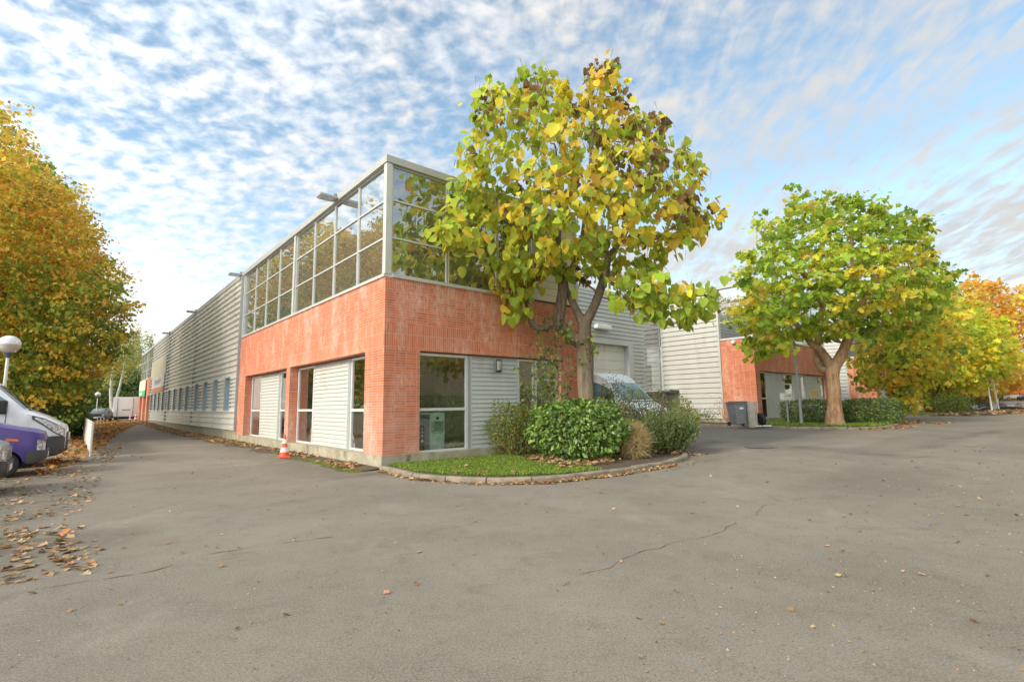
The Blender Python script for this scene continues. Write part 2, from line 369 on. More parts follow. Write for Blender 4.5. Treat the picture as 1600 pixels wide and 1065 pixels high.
def leaf_mesh(name, cen, dirs, nrm, size, tones, mat, parent=None, kind='oval', cup=0.15):
    """many small leaf faces as one mesh; tones is a colour per leaf"""
    cen = np.asarray(cen, float); n = len(cen)
    d = dirs/np.maximum(np.linalg.norm(dirs, axis=1, keepdims=True), 1e-6)
    nn = nrm - d*(nrm*d).sum(1, keepdims=True); nn /= np.maximum(np.linalg.norm(nn, axis=1, keepdims=True), 1e-6)
    s = np.cross(nn, d)
    if kind == 'heart':
        T = np.array([(0, 0), (-.10, .26), (.20, .48), (.62, .34), (1.0, 0), (.62, -.34), (.20, -.48), (-.10, -.26)]); Fc = [(0, 1, 2, 3, 4), (0, 4, 5, 6, 7)]
    elif kind == 'lobed':
        T = np.array([(0, 0), (.05, .50), (.30, .26), (.62, .42), (1.0, 0), (.62, -.42), (.30, -.26), (.05, -.50)]); Fc = [(0, 1, 2, 3, 4), (0, 4, 5, 6, 7)]
    elif kind == 'needle':
        T = np.array([(0, .5), (1, 0), (0, -.5)]); Fc = [(0, 2, 1)]
    else:
        T = np.array([(0, 0), (.42, .30), (1.0, 0), (.42, -.30)]); Fc = [(0, 2, 1), (0, 3, 2)]
    K = len(T); size = np.asarray(size, float)
    w = size*0.04 if kind == 'needle' else size
    up = cup*np.abs(T[:, 1]) - 0.10*T[:, 0]**2
    V = cen[:, None, :] + d[:, None, :]*(T[None, :, 0:1]*size[:, None, None]) + s[:, None, :]*(T[None, :, 1:2]*w[:, None, None]) \
        + nn[:, None, :]*(up[None, :, None]*size[:, None, None])
    F = (np.array(Fc)[None] + (np.arange(n)*K)[:, None, None]).reshape(-1, len(Fc[0]))
    me = bpy.data.meshes.new(name); me.vertices.add(n*K); me.vertices.foreach_set('co', V.astype(np.float32).ravel())
    nl = F.size; me.loops.add(nl); me.loops.foreach_set('vertex_index', F.astype(np.int32).ravel())
    me.polygons.add(len(F)); me.polygons.foreach_set('loop_start', np.arange(0, nl, F.shape[1], dtype=np.int32))
    me.polygons.foreach_set('loop_total', np.full(len(F), F.shape[1], np.int32)); me.update(calc_edges=True); me.validate()
    ca = me.color_attributes.new('tone', 'FLOAT_COLOR', 'POINT')
    c4 = np.concatenate([np.repeat(tones, K, 0), np.ones((n*K, 1))], 1); ca.data.foreach_set('color', c4.astype(np.float32).ravel())
    me.materials.append(MATS[mat]); o = bpy.data.objects.new(name, me); COL.objects.link(o)
    if parent: o.parent = parent
    return o
def rnd(n, k=3): return RNG.normal(size=(n, k))
def pick(palette, n, jit=0.18, idx=None):
    w = np.array([p[1] for p in palette], float); w /= w.sum(); c = np.array([p[0] for p in palette])
    i = RNG.choice(len(c), n, p=w) if idx is None else idx
    return np.clip(c[i]*(1 + RNG.normal(size=(n, 1))*jit)*(1 + RNG.normal(size=(n, 3))*jit*.35), 0.004, .9)

# ------------------------------------------------------------------ ground
def gp(u, v):
    d = at(u, v, 1.0) - np.array([0, 0, H]); z = 0.0
    for _ in range(12):
        t = (z-H)/d[2]; x, y = d[0]*t, d[1]*t; z = float(gz(x, y))
    return np.array([x, y, z])
def inpoly(x, y, poly):
    x = np.asarray(x); y = np.asarray(y); c = np.zeros(x.shape, bool); j = len(poly)-1
    for i in range(len(poly)):
        xi, yi = poly[i]; xj, yj = poly[j]
        m = ((yi > y) != (yj > y)) & (x < (xj-xi)*(y-yi)/((yj-yi) or 1e-9) + xi); c ^= m; j = i
    return c
def axis(lo, hi, a, b, step, far=60):
    mid = np.arange(a, b+1e-6, step); l = a - np.geomspace(step, a-lo, far)[::-1]; r = b + np.geomspace(step, hi-b, far)
    return np.concatenate([l, mid, r])
GXS = axis(-900, 900, -26, 40, 0.3, 26); GYS = axis(-250, 1400, 3, 45, 0.3, 28)
gxx, gyy = np.meshgrid(GXS, GYS); gzz = gz(gxx, gyy)
ga, gb = AB(gxx, gyy)
def ground():
    ny, nx = gxx.shape; V = np.stack([gxx, gyy, gzz], -1).reshape(-1, 3)
    i = np.arange(ny*nx).reshape(ny, nx); F = np.stack([i[:-1, :-1], i[:-1, 1:], i[1:, 1:], i[1:, :-1]], -1).reshape(-1, 4)
    me = bpy.data.meshes.new('ground'); me.from_pydata(V.tolist(), [], F.tolist())
    wob = 0.5*np.sin(gb*1.3+1)+0.35*np.sin(gb*3.1)+.25*np.sin(gxx*4.1+gyy*2.3)
    park = sm(-ga + wob, 5.3, 6.6)*sm(gb, -6, -3.5)                       # worn, mossy parking strip at the left
    near_verge = np.exp(-((ga+0.8)/0.9)**2)*((gb > -1) & (gb < 66))*0.8
    moss = np.clip(park + near_verge, 0, 1)
    tar = np.zeros_like(park)
    for (p, q, w) in (((1090, 690), (1240, 700), .38), ((1225, 697), (1330, 706), .5), ((1330, 707), (1480, 716), .3), ((1440, 700), (1560, 672), .35)):
        P, Q = gp(*p), gp(*q); d = Q[:2]-P[:2]; Ls = np.hypot(*d); d = d/Ls
        s_ = (gxx-P[0])*d[0] + (gyy-P[1])*d[1]; t_ = -(gxx-P[0])*d[1] + (gyy-P[1])*d[0]
        tar = np.maximum(tar, np.exp(-(t_/w)**2)*sm(s_, -.6, .6)*(1-sm(s_, Ls-.8, Ls+.6)))
    rep_ = np.zeros_like(park)
    for (a0, a1, b0, b1, w_) in ((9.0, 21.0, -8.4, -6.9, .55), (3.0, 9.5, -9.8, -8.0, .40), (-4.6, -1.2, -4.5, 3.5, .35), (12.5, 30, -11.5, -9.6, .45)):
        rep_ = np.maximum(rep_, w_*sm(ga, a0-.2, a0+.2)*(1-sm(ga, a1-.2, a1+.2))*sm(gb, b0-.2, b0+.2)*(1-sm(gb, b1-.2, b1+.2)))
    newer = sm(ga, 8.2, 8.8)*sm(gb, -4.6, -4.0)*(1-sm(ga, 19.4, 19.8))*(gb < 12)   # blacker surface in the loading yard
    ca = me.color_attributes.new('wear', 'FLOAT_COLOR', 'POINT')
    ca.data.foreach_set('color', np.stack([moss, tar, np.maximum(newer, rep_), np.ones_like(moss)], -1).astype(np.float32).ravel())
    me.polygons.foreach_set('use_smooth', [True]*len(me.polygons))
    k = NT('asphalt', 0.92, 0.25)
    at_ = k.N('ShaderNodeAttribute'); at_.attribute_name = 'wear'; sp = k.N('ShaderNodeSeparateColor'); k.L(at_.outputs['Color'], sp.inputs[0])
    c = k.mix(k.mr(k.noise(0.35, 6, .65), .3, .7), (0.158, 0.139, 0.110), (0.275, 0.243, 0.194))
    c = k.mix(k.mth('MULTIPLY', k.mr(k.noise(1.5, 7, .75, dist=.6), .52, .70, smooth=True), .62), c, (0.115, 0.099, 0.078))
    c = k.mix(k.mth('MULTIPLY', k.mr(k.noise(0.8, 5, .6, st=(1, .55, 1)), .56, .72, smooth=True), .55), c, (0.315, 0.28, 0.23))
    c = k.mix(k.mth('MULTIPLY', k.mr(k.noise(4.2, 6, .75, dist=.8), .50, .66, smooth=True), .35), c, (0.125, 0.108, 0.085))
    c = k.mix(k.mth('MULTIPLY', k.mr(k.noise(11, 5, .8), .56, .70), .35), c, (0.33, 0.29, 0.235))
    c = k.mix(k.mth('MULTIPLY', k.mr(k.noise(62, 5, .85), .44, .64), .7), c, (0.37, 0.325, 0.255))
    c = k.mix(k.mth('MULTIPLY', k.mr(k.noise(50, 4, .85), .54, .66), .75), c, (0.075, 0.065, 0.052))
    vo = k.N('ShaderNodeTexVoronoi'); vo.inputs['Scale'].default_value = 5.0; k.L(k.tc.outputs['Object'], vo.inputs['Vector'])
    dots = k.mr(vo.outputs['Distance'], .05, .10, 1, 0)                      # droppings of gum and small stains
    c = k.mix(k.mth('MULTIPLY', dots, k.mth('MULTIPLY', k.mr(k.noise(.9, 2), .5, .6), .6)), c, (0.42, 0.30, 0.20))
    mm = k.mth('MULTIPLY', sp.outputs[0], k.mr(k.noise(2.3, 7, .7), .3, .62))
    c = k.mix(k.mth('MULTIPLY', mm, .75), c, (0.105, 0.090, 0.062))
    mg = k.mth('MULTIPLY', sp.outputs[0], k.mr(k.noise(1.1, 6, .7), .52, .70, smooth=True))
    c = k.mix(k.mth('MULTIPLY', mg, .7), c, (0.115, 0.12, 0.045))
    tn = k.mth('MULTIPLY', sp.outputs[1], k.mr(k.noise(1.7, 6, .75, st=(.5, 1, 1)), .36, .62)); c = k.mix(k.mth('MULTIPLY', tn, .75), c, (0.085, 0.078, 0.078))
    c = k.mix(k.mth('MULTIPLY', sp.outputs[2], .5), c, (0.125, 0.115, 0.105))
    k.col(c); k.bump(k.mth('ADD', k.noise(70, 4, .8), k.mth('MULTIPLY', k.noise(5, 4, .6), .6)), .55, .012)
    MATS['asphalt'] = k.m; me.materials.append(k.m)
    o = bpy.data.objects.new('ground', me); COL.objects.link(o); tag(o, kind='structure')
ground()
def ribbon(name, pts, w, mat, lift=0.004, jitter=0.4, kind='structure'):
    m = MB(); P = [np.array(p[:2]) for p in pts]; fine = []
    for p, q in zip(P[:-1], P[1:]):
        n = max(2, int(np.hypot(*(q-p))/0.12)); fine += [p + (q-p)*t for t in np.linspace(0, 1, n, endpoint=False)]
    fine.append(P[-1]); off = 0; L_ = []
    for i, p in enumerate(fine):
        d = fine[min(i+1, len(fine)-1)] - fine[max(i-1, 0)]; d = d/(np.hypot(*d)+1e-9); nrm = np.array([-d[1], d[0]])
        off = off*.8 + random.uniform(-.05, .05); ww = w*max(.05, random.uniform(-.5, 1.9))
        L_.append((p+nrm*(off+ww), p+nrm*(off-ww)))
    for (a, b), (c, d) in zip(L_[:-1], L_[1:]):
        m.face([(q[0], q[1], float(gz(q[0], q[1]))+lift) for q in (b, d, c, a)])
    o = m.build(name, mat); tag(o, kind=kind); return o
plain('crack_dirt', (0.135, 0.12, 0.09), 1.0, 0, .4, 9)
for pth, w in ((((-20, 940), (60, 920), (130, 905), (240, 888), (340, 862), (430, 848), (520, 838)), .008), (((880, 915), (960, 880), (1050, 850), (1130, 822), (1190, 795), (1240, 775)), .004),
               (((1000, 745), (1080, 726), (1160, 708), (1250, 698), (1330, 690)), .009), (((1090, 686), (1160, 691), (1240, 694)), .012)):
    ribbon('crack', [gp(*p) for p in pth], w, 'crack_dirt')
def disc(name, c, r, mat, lift, n=28, ring=None):
    m = MB(); P = [(c[0]+r*math.cos(2*math.pi*k/n), c[1]+r*math.sin(2*math.pi*k/n)) for k in range(n)]
    m.face([(x, y, float(gz(x, y))+lift) for x, y in P]); return m.build(name, mat)
mp = gp(1190, 698)
plain('iron', (0.16, 0.15, 0.135), 0.75, .3, .3, 9, .5)
mh = disc('manhole_cover', mp, .42, 'iron', .010); tag(mh, 'round grey iron manhole cover set in the road before the loading yard', 'manhole cover')
mr_ = disc('rim', (0, 0), .50, 'iron', 0.0); mr_.data.transform(Matrix.Translation((mp[0], mp[1], 0.006 + mp[2] - float(gz(0, 0)))));
mr_.parent = mh

# kerbed islands ----------------------------------------------------
def smooth_path(P, n=6):
    P = [np.array(p, float) for p in P]; out = []
    for i in range(len(P)-1):
        p0, p1, p2, p3 = P[max(i-1, 0)], P[i], P[i+1], P[min(i+2, len(P)-1)]
        for t in np.linspace(0, 1, n, endpoint=False):
            out.append(.5*((2*p1) + (-p0+p2)*t + (2*p0-5*p1+4*p2-p3)*t*t + (-p0+3*p1-3*p2+p3)*t**3))
    return out + [P[-1]]
def island(path_ab, inner_ab, kh=0.105, kw=0.16, stone=0.95, soil_h=0.115, name='lawn_soil'):
    path = [np.array(Wp(*p)[:2]) for p in smooth_path(path_ab)]
    # walk along the path laying stones with small gaps
    seg = [np.hypot(*(b-a)) for a, b in zip(path[:-1], path[1:])]; tot = sum(seg); cum = np.concatenate([[0], np.cumsum(seg)])
    def pos(s):
        i = min(np.searchsorted(cum, s, side='right')-1, len(seg)-1); t = (s-cum[i])/seg[i]
        d = (path[i+1]-path[i])/seg[i]; return path[i]+(path[i+1]-path[i])*t, d
    m = MB(); s = 0
    while s < tot-0.1:
        e = min(s+stone*random.uniform(.92, 1.08), tot); hh = kh + random.uniform(-.012, .012); tw = random.uniform(-.012, .012)
        q = np.linspace(s+.014, e-.014, 4); rows = []
        for x in q:
            p, d = pos(x); n = np.array([-d[1], d[0]])*ISL_SIDE
            z = float(gz(*p)); po, pi_ = p+n*tw, p+n*(kw+tw)
            rows.append([(po[0], po[1], z-.05), (po[0]+n[0]*.012, po[1]+n[1]*.012, z+hh-.025), (po[0]+n[0]*.04, po[1]+n[1]*.04, z+hh), (pi_[0], pi_[1], z+hh), (pi_[0], pi_[1], z-.05)])
        for a, b in zip(rows[:-1], rows[1:]):
            for k in range(4): m.face([a[k], b[k], b[k+1], a[k+1]])
        m.face(rows[0][::-1]); m.face(rows[-1]); s = e
    kb = m.build('kerb', 'kerb_stone', weld=True); tag(kb, kind='structure')
    poly = [tuple(p + np.array([-d[1], d[0]])*ISL_SIDE*(kw-.01)) for p, d in (pos(x) for x in np.linspace(0, tot, 40))] + [tuple(Wp(*p)[:2]) for p in inner_ab]
    xs = [p[0] for p in poly]; ys = [p[1] for p in poly]
    import bmesh
    bm = bmesh.new(); vs = [bm.verts.new((x, y, float(gz(x, y))+soil_h-.03)) for x, y in poly]; f = bm.faces.new(vs)
    bmesh.ops.triangulate(bm, faces=[f]); me = bpy.data.meshes.new(name); bm.to_mesh(me); bm.free()
    me.materials.append(MATS['soil']); o = bpy.data.objects.new(name, me); COL.objects.link(o); tag(o, kind='structure')
    return poly
ISL_SIDE = 1
ISL1 = [(-.12, -.05), (-.18, -1.2), (-.22, -2.2), (.30, -3.6), (1.45, -4.45), (3.3, -4.72), (5.4, -4.66), (7.3, -4.15), (8.25, -2.9), (8.35, -1.2), (8.3, .3)]
poly1 = island(ISL1, [(7.5, .3), (7.5, .05), (0.05, .05)])
ISL2 = [(20.9, 6.6), (20.4, 3.0), (19.9, .2), (19.55, -2.6), (20.1, -4.5), (21.6, -5.3), (24.2, -5.3), (26.2, -4.9), (27.4, -4.0), (28.0, -2.8), (28.4, -1.4)]
poly2 = island(ISL2, [(28.4, .8), (23.5, .8), (23.2, 6.6)])
ISL3 = [(43.3, 4.0), (43.0, -1.0), (43.6, -3.2), (45.2, -5.3), (52, -6.2), (62, -6.6), (75, -7.2)]
poly3 = island(ISL3, [(75, -1), (46, -1), (45.2, 4.0)])
# narrow strip of earth and moss along the foot of the long facade
def strip():
    m = MB(); prev = None
    for b in np.arange(-.1, 66, .5):
        w = 0.75 + .18*math.sin(b*1.7) + .12*math.sin(b*4.3) + .2*(b > 12); p, q = G(-w, b, .004), G(0.0, b, .05)
        if prev: m.face([prev[0], prev[1], q, p])
        prev = (p, q)
    o = m.build('verge', 'soil'); tag(o, kind='structure')
strip()

# ------------------------------------------------------------------ buildings
ZP, ZB, ZG, ZR = 0.32, 3.04, 4.97, 8.29
ROWS = (4.97, 6.05, 7.10, 8.085)
def fb(m, side, s0, s1, z0, z1, o0, o1, mi=0, org=(0, 0), skip=''):
    """box on a facade: s along it, o outward from it. side L faces -x, F faces -y"""
    if side == 'L': m.box(org[0]-o1, org[0]-o0, org[1]+s0, org[1]+s1, z0, z1, mi, skip)
    else: m.box(org[0]+s0, org[0]+s1, org[1]-o1, org[1]-o0, z0, z1, mi, skip)
def pt(side, s, o, z, org=(0, 0)): return (org[0]-o, org[1]+s, z) if side == 'L' else (org[0]+s, org[1]-o, z)
def fquad(m, side, s0, s1, z0, z1, o, org=(0, 0), mi=0):
    q = [pt(side, s0, o, z0, org), pt(side, s1, o, z0, org), pt(side, s1, o, z1, org), pt(side, s0, o, z1, org)]
    m.face(q if side == 'F' else q[::-1], mi)
def ribs(m, side, s0, s1, z0, z1, pitch=.30, depth=.045, ratio=(.60, .68, .92), o=0.0, org=(0, 0)):
    prof = []; z = z0
    while z < z1-1e-3:
        for f, d in ((0, depth), (ratio[0], depth), (ratio[1], 0), (ratio[2], 0)):
            zz = z + f*pitch
            if zz < z1: prof.append((zz, d))
        z += pitch
    prof.append((z1, prof[-1][1])); prof[0] = (z0, depth)
    for (za, da), (zb_, db) in zip(prof[:-1], prof[1:]):
        q = [pt(side, s0, o+da, za, org), pt(side, s1, o+da, za, org), pt(side, s1, o+db, zb_, org), pt(side, s0, o+db, zb_, org)]
        m.face(q if side == 'F' else q[::-1])
def laps(m, side, s0, s1, z0, z1, pitch=.13, depth=.036, o=0.0, org=(0, 0)):
    z = z0
    while z < z1-1e-3:
        e = min(z+pitch, z1)
        for (za, da, zb_, db) in ((z, depth, z+.018, depth), (z+.018, depth, e, .004), (e, .004, e, depth)):
            q = [pt(side, s0, o+da, za, org), pt(side, s1, o+da, za, org), pt(side, s1, o+db, zb_, org), pt(side, s0, o+db, zb_, org)]
            m.face(q if side == 'F' else q[::-1])
        z = e
def window(parent, side, s0, s1, z0, z1, o, org, transoms=(), fw=.07, frame='white_frame', glass='glass_lower', name='window', label=None, dep=.07, handle=False):
    m = MB(); fb(m, side, s0, s0+fw, z0, z1, o-dep, o, 0, org); fb(m, side, s1-fw, s1, z0, z1, o-dep, o, 0, org)
    fb(m, side, s0+fw, s1-fw, z0, z0+fw, o-dep, o-.002, 0, org); fb(m, side, s0+fw, s1-fw, z1-fw, z1, o-dep, o-.002, 0, org)
    zs = [z0+fw]
    for t in transoms: fb(m, side, s0+fw, s1-fw, t-fw*.55, t+fw*.55, o-dep, o+.004, 0, org); zs += [t-fw*.55, t+fw*.55]
    zs.append(z1-fw); w = m.build(name, frame, parent)
    if label: w['label'] = label
    g = MB()
    for k in range(0, len(zs), 2): fquad(g, side, s0+fw, s1-fw, zs[k], zs[k+1], o-dep*.5, org)
    g.build('pane', glass, w)
    if handle:
        h = MB(); sx = s1-fw-.09; h.tube([pt(side, sx, o+.0, 1.35, org), pt(side, sx, o+.07, 1.35, org), pt(side, sx, o+.07, 1.0, org), pt(side, sx, o, 1.0, org)], .014, 6); h.build('handle', 'chrome', w)
    return w
def slat_panel(parent, side, s0, s1, z0, z1, o, org, mat='slats', lo=None):
    m = MB(); laps(m, side, s0+.05, s1-.05, z0+.02, z1-.02, o=o-.03, org=org)
    fb(m, side, s0, s0+.05, z0, z1, o-.06, o+.004, 0, org); fb(m, side, s1-.05, s1, z0, z1, o-.06, o+.004, 0, org)
    fb(m, side, s0+.05, s1-.05, z1-.02, z1, o-.06, o+.002, 0, org)
    return m.build('slat_panel', mat, parent)
def lower_face(root, side, org, length, piers, items, d, zb0, brick_ends=True, slat='slats'):
    """items: (kind, s0, s1) standing in the plane set back by d"""
    zt, zb = ZB-.04, ZP-.02
    for it in items:
        kind, s0, s1 = it[:3]
        if kind == 'win': window(root, side, s0, s1, zb, zt, -d, org, (1.46,))
        elif kind == 'tall': window(root, side, s0, s1, zb, zt, -d, org, (), fw=.06)
        elif kind == 'slat': slat_panel(root, side, s0, s1, zb, zt, -d, org, slat)
        elif kind == 'post': m = MB(); fb(m, side, s0, s1, zb, zt, -d-.08, -d+.01, 0, org); m.build('post', 'grey_post', root)
        elif kind == 'panel': m = MB(); fb(m, side, s0, s1, zb, zt, -d-.06, -d, 0, org); m.build('wall_panel', 'slats_grey', root)
        elif kind == 'door': window(root, side, s0, s1, zb, zt, -d, org, (2.35,), fw=.08, glass='glass_door', name='door', handle=True)
def brick_face(m, side, org, length, piers, th=.30, s_start=0.0, solid=()):
    """m has slots 0 flat tiles, 1 upright tiles"""
    for z0, z1, mi in ((ZB, 3.72, 1), (3.72, 4.66, 0), (4.66, ZG-.03, 1)):
        fb(m, side, s_start, length, z0, z1, -th, 0, mi, org, skip='' if z0 == ZB else 'b')
    for s0, s1 in piers: fb(m, side, max(s0, s_start), s1, ZP, ZB, -th, 0, 0, org, skip='t')
def upper_face(root, side, org, splits, heavy=(), s_start=0.0, glass='glass_upper', skipbay=()):
    for i, (a, b) in enumerate(zip(splits[:-1], splits[1:])):
        if i in skipbay: continue
        window(root, side, a+.012, b-.012, ZG+.05, ROWS[3], -.05, org, ROWS[1:3], fw=.042, frame='aluminium', glass=glass, dep=.06)
    for h in heavy: m = MB(); fb(m, side, h-.09, h+.09, ZG+.05, ROWS[3], -.10, .0, 0, org); m.build('mullion', 'aluminium', root)
    m = MB(); fb(m, side, s_start, splits[-1], ZG-.03, ZG+.05, -.18, .045, 0, org); m.build('sill_flashing', 'aluminium', root)
def coping(root, x0, x1, y0, y1, z=ZR, h=.20, w=.30, sides='LFRK'):
    m = MB(); o = .05
    if 'L' in sides: m.box(x0-o, x0+w, y0-o, y1, z-h, z)
    if 'F' in sides: m.box(x0+w, x1, y0-o, y0+w, z-h, z, skip='l')
    if 'R' in sides: m.box(x1-w, x1, y0+w, y1, z-h, z, skip='f')
    return m.build('coping', 'coping_metal', root)

# ---- the near building with its long side -----------------------------------
B1 = thing('office_building', 'long grey clad building with orange tiled corner and glazed upper storey, nearest the camera', 'building', Wp(0, 0, 0), TH)
LW = 15.25
m = MB(); brick_face(m, 'L', (0, 0), LW, [(0, 1.12), (7.52, 7.93), (14.0, LW)]); brick_face(m, 'F', (0, 0), 7.5, [(0, 1.06), (6.5, 7.5)], s_start=.30)
m.build('brick_wall', ['brick', 'brick_upright'], B1)
m = MB(); m.box(-.03, .42, -.03, LW, -.3, ZP-.004); m.box(.42, 7.52, -.03, .22, -.3, ZP-.006); m.build('plinth', 'plinth', B1)
lower_face(B1, 'L', (0, 0), LW, None, [('win', 1.12, 2.72), ('post', 2.72, 2.92), ('slat', 2.92, 5.85), ('win', 5.85, 7.50), ('win', 7.95, 9.60), ('post', 9.60, 9.85), ('slat', 9.85, 12.40), ('win', 12.40, 13.98)], .30, 0)
lower_face(B1, 'F', (0, 0), 7.5, None, [('win', 1.06, 2.72), ('post', 2.72, 2.82), ('slat', 2.82, 4.68), ('tall', 4.68, 5.38), ('door', 5.42, 6.48)], .12, 0, slat='slats_grey')
LSPL = [.16, 1.91, 3.73, 5.56, 7.50, 9.47, 11.3, 13.15, 15.02]
upper_face(B1, 'L', (0, 0), LSPL[:5]+[7.50], (), glass='glass_upper') if False else None
upper_face(B1, 'L', (0, 0), [.16, 1.91, 3.73, 5.56, 7.50], (7.60, 15.14), glass='glass_upper')
upper_face(B1, 'L', (0, 0), [7.70, 9.55, 11.38, 13.20, 15.05], (), s_start=7.50, glass='glass_upper')
upper_face(B1, 'F', (0, 0), [.16, 1.97, 3.83, 5.30], (5.38,), s_start=.18, glass='glass_upper_front')
m = MB(); ribs(m, 'F', 5.47, 7.42, ZG+.05, ROWS[3], .24, .02, (.7, .78, .92), o=-.06); m.build('siding_panel', 'cream_panel', B1)
bx('corner_post', 'aluminium', B1, (-.02, .15, -.02, .15, ZG+.05, ROWS[3])); bx('corner_post', 'aluminium', B1, (7.42, 7.5, -.02, .15, ZG+.05, ROWS[3]))
coping(B1, 0, 7.5, 0, 52.4, sides='LF')
# metal side wall
def metal_wall(root, side, org, s0, s1, z0, z1, wins, mat, pitch=.29, depth=.095, ratio=(.50, .54, .93), wz=(1.50, 3.10)):
    m = MB()
    if wins:
        ribs(m, side, s0, s1, z0, wz[0], pitch, depth, ratio, org=org); ribs(m, side, s0, s1, wz[1], z1, pitch, depth, ratio, org=org)
        e = s0
        for a, b in wins+[(s1, s1)]:
            if a-e > .02: ribs(m, side, e, a, wz[0], wz[1], pitch*.66, depth, (.45, .55, .9), org=org)
            e = b
    else: ribs(m, side, s0, s1, z0, z1, pitch, depth, ratio, org=org)
    return m.build('metal_cladding', mat, root)
BAYS = [(15.30, 27.6), (27.6, 40.2), (40.2, 52.4)]
for s0, s1 in BAYS:
    wins = [(s0+o_, s0+o_+1.05) for o_ in (1.35, 4.25, 7.15, 10.05)]
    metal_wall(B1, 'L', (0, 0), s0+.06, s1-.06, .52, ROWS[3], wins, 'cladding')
    for a, b in wins:
        m = MB(); fb(m, 'L', a-.07, a, 1.43, 3.17, -.30, .105); fb(m, 'L', b, b+.07, 1.43, 3.17, -.30, .105); fb(m, 'L', a, b, 3.10, 3.17, -.30, .102); fb(m, 'L', a, b, 1.43, 1.50, -.30, .12)
        w = m.build('window', 'frame_blue_grey', B1); g = MB(); fquad(g, 'L', a, b, 1.50, 3.10, -.26); fb(g, 'L', a, a+.05, 1.5, 3.1, -.25, -.22); fb(g, 'L', b-.05, b, 1.5, 3.1, -.25, -.22); g.build('pane', 'glass_lower', w)
    m = MB(); fb(m, 'L', s0+.07, s1-.07, 1.39, 1.43, -.02, .13); m.build('sill', 'cladding', B1)
for s in (15.30, 27.6, 40.2, 52.4): m = MB(); fb(m, 'L', s-.06, s+.06, .50, ROWS[3], -.02, .105); m.build('cladding_joint', 'grey_post', B1)
m = MB(); m.box(-.01, .3, LW, 52.4, -.3, .52); m.build('base_wall', 'plinth', B1)
bx('back_wall', 'inner_wall', B1, (.32, .40, LW+.1, 52.3, .3, 8.0))
bx('roof', 'roofing', B1, (.31, 7.2, .31, 52.3, 8.05, 8.12))
# rooms behind the glass
m = MB(); m.box(.31, 7.4, .31, LW, .28, .30); m.box(.45, 7.4, .45, LW, ZB+.02, ZB+.10); m.box(.31, 7.4, .31, LW, 4.80, 4.86)
m.box(6.6, 6.7, .32, LW, .30, ZB); m.box(.45, 6.6, 8.2, 8.3, .30, ZB); m.box(6.9, 7.0, .5, LW, 4.86, 8.0); m.box(.45, 6.9, 14.8, 14.9, 4.86, 8.0); m.box(7.42, 7.48, .3, 14.9, .3, 8.0)
m.build('interior_wall', 'inner_wall', B1)
m = MB(); m.box(.9, 1.25, .55, .9, 4.86, 8.04); m.box(1.0, 1.3, 7.3, 7.9, 4.86, 8.04); m.box(5.0, 5.3, .6, .9, 4.86, 8.04)
for q in range(6): m.box(.32, 6.9, 1.4+2.3*q, 1.55+2.3*q, 7.75, 8.04)
m.build('interior_column', 'inner_cream', B1)
# far end block of the same building
EB = 65.3
m = MB(); fb(m, 'L', 52.46, EB, ZB, ZG-.03, -.3, .02); 
for s0, s1 in ((52.46, 53.0), (56.0, 57.0), (60.0, 61.2), (64.3, EB)): fb(m, 'L', s0, s1, .2, ZB, -.3, .02, skip='t')
m.build('brick_wall', ['brick', 'brick_upright'], B1)
for s0, s1 in ((53.0, 56.0), (57.0, 60.0), (61.2, 64.3)): slat_panel(B1, 'L', s0, s1, .3, ZB-.02, -.28, (0, 0), 'slats')
upper_face(B1, 'L', (0, 0), [52.5+1.83*k for k in range(8)], (58.9,), s_start=52.46)
coping(B1, 0, 7.5, 52.4, EB, sides='L')
bx('end_wall', 'inner_wall', B1, (.3, 8, EB-.1, EB, .2, 8.0), (.7, .8, 52.6, EB-.12, .3, 8.0))
bx('end_roof', 'roofing', B1, (.31, 7.2, 52.32, EB, 8.05, 8.12))

# flood lights on the parapet
def floodlight(b, lab):
    t = thing('floodlight', lab, 'floodlight', Wp(0, b, ZR), TH, 'floodlights along the parapet')
    m = MB(); m.box(-.62, -.07, -.18, .18, -.18, -.08); m.build('housing', 'grey_post', t, bevel=.03)
    m = MB(); m.box(-.58, -.18, -.14, .14, -.20, -.182); m.build('lens', 'lamp_glass', t)
    m = MB(); m.box(-.14, .16, -.05, .05, .002, .04); m.box(-.14, -.08, -.05, .05, -.068, .002); m.build('arm', 'grey_post', t); return t
for b, lab in ((3.45, 'flat grey floodlight above the glazed corner, nearest of four on the parapet'), (15.6, 'floodlight on the parapet just past the end of the upper glazing'),
               (28.1, 'floodlight on the parapet above the joint of the first two grey metal bays'), (40.8, 'floodlight on the parapet farthest along the grey wall')): floodlight(b, lab)

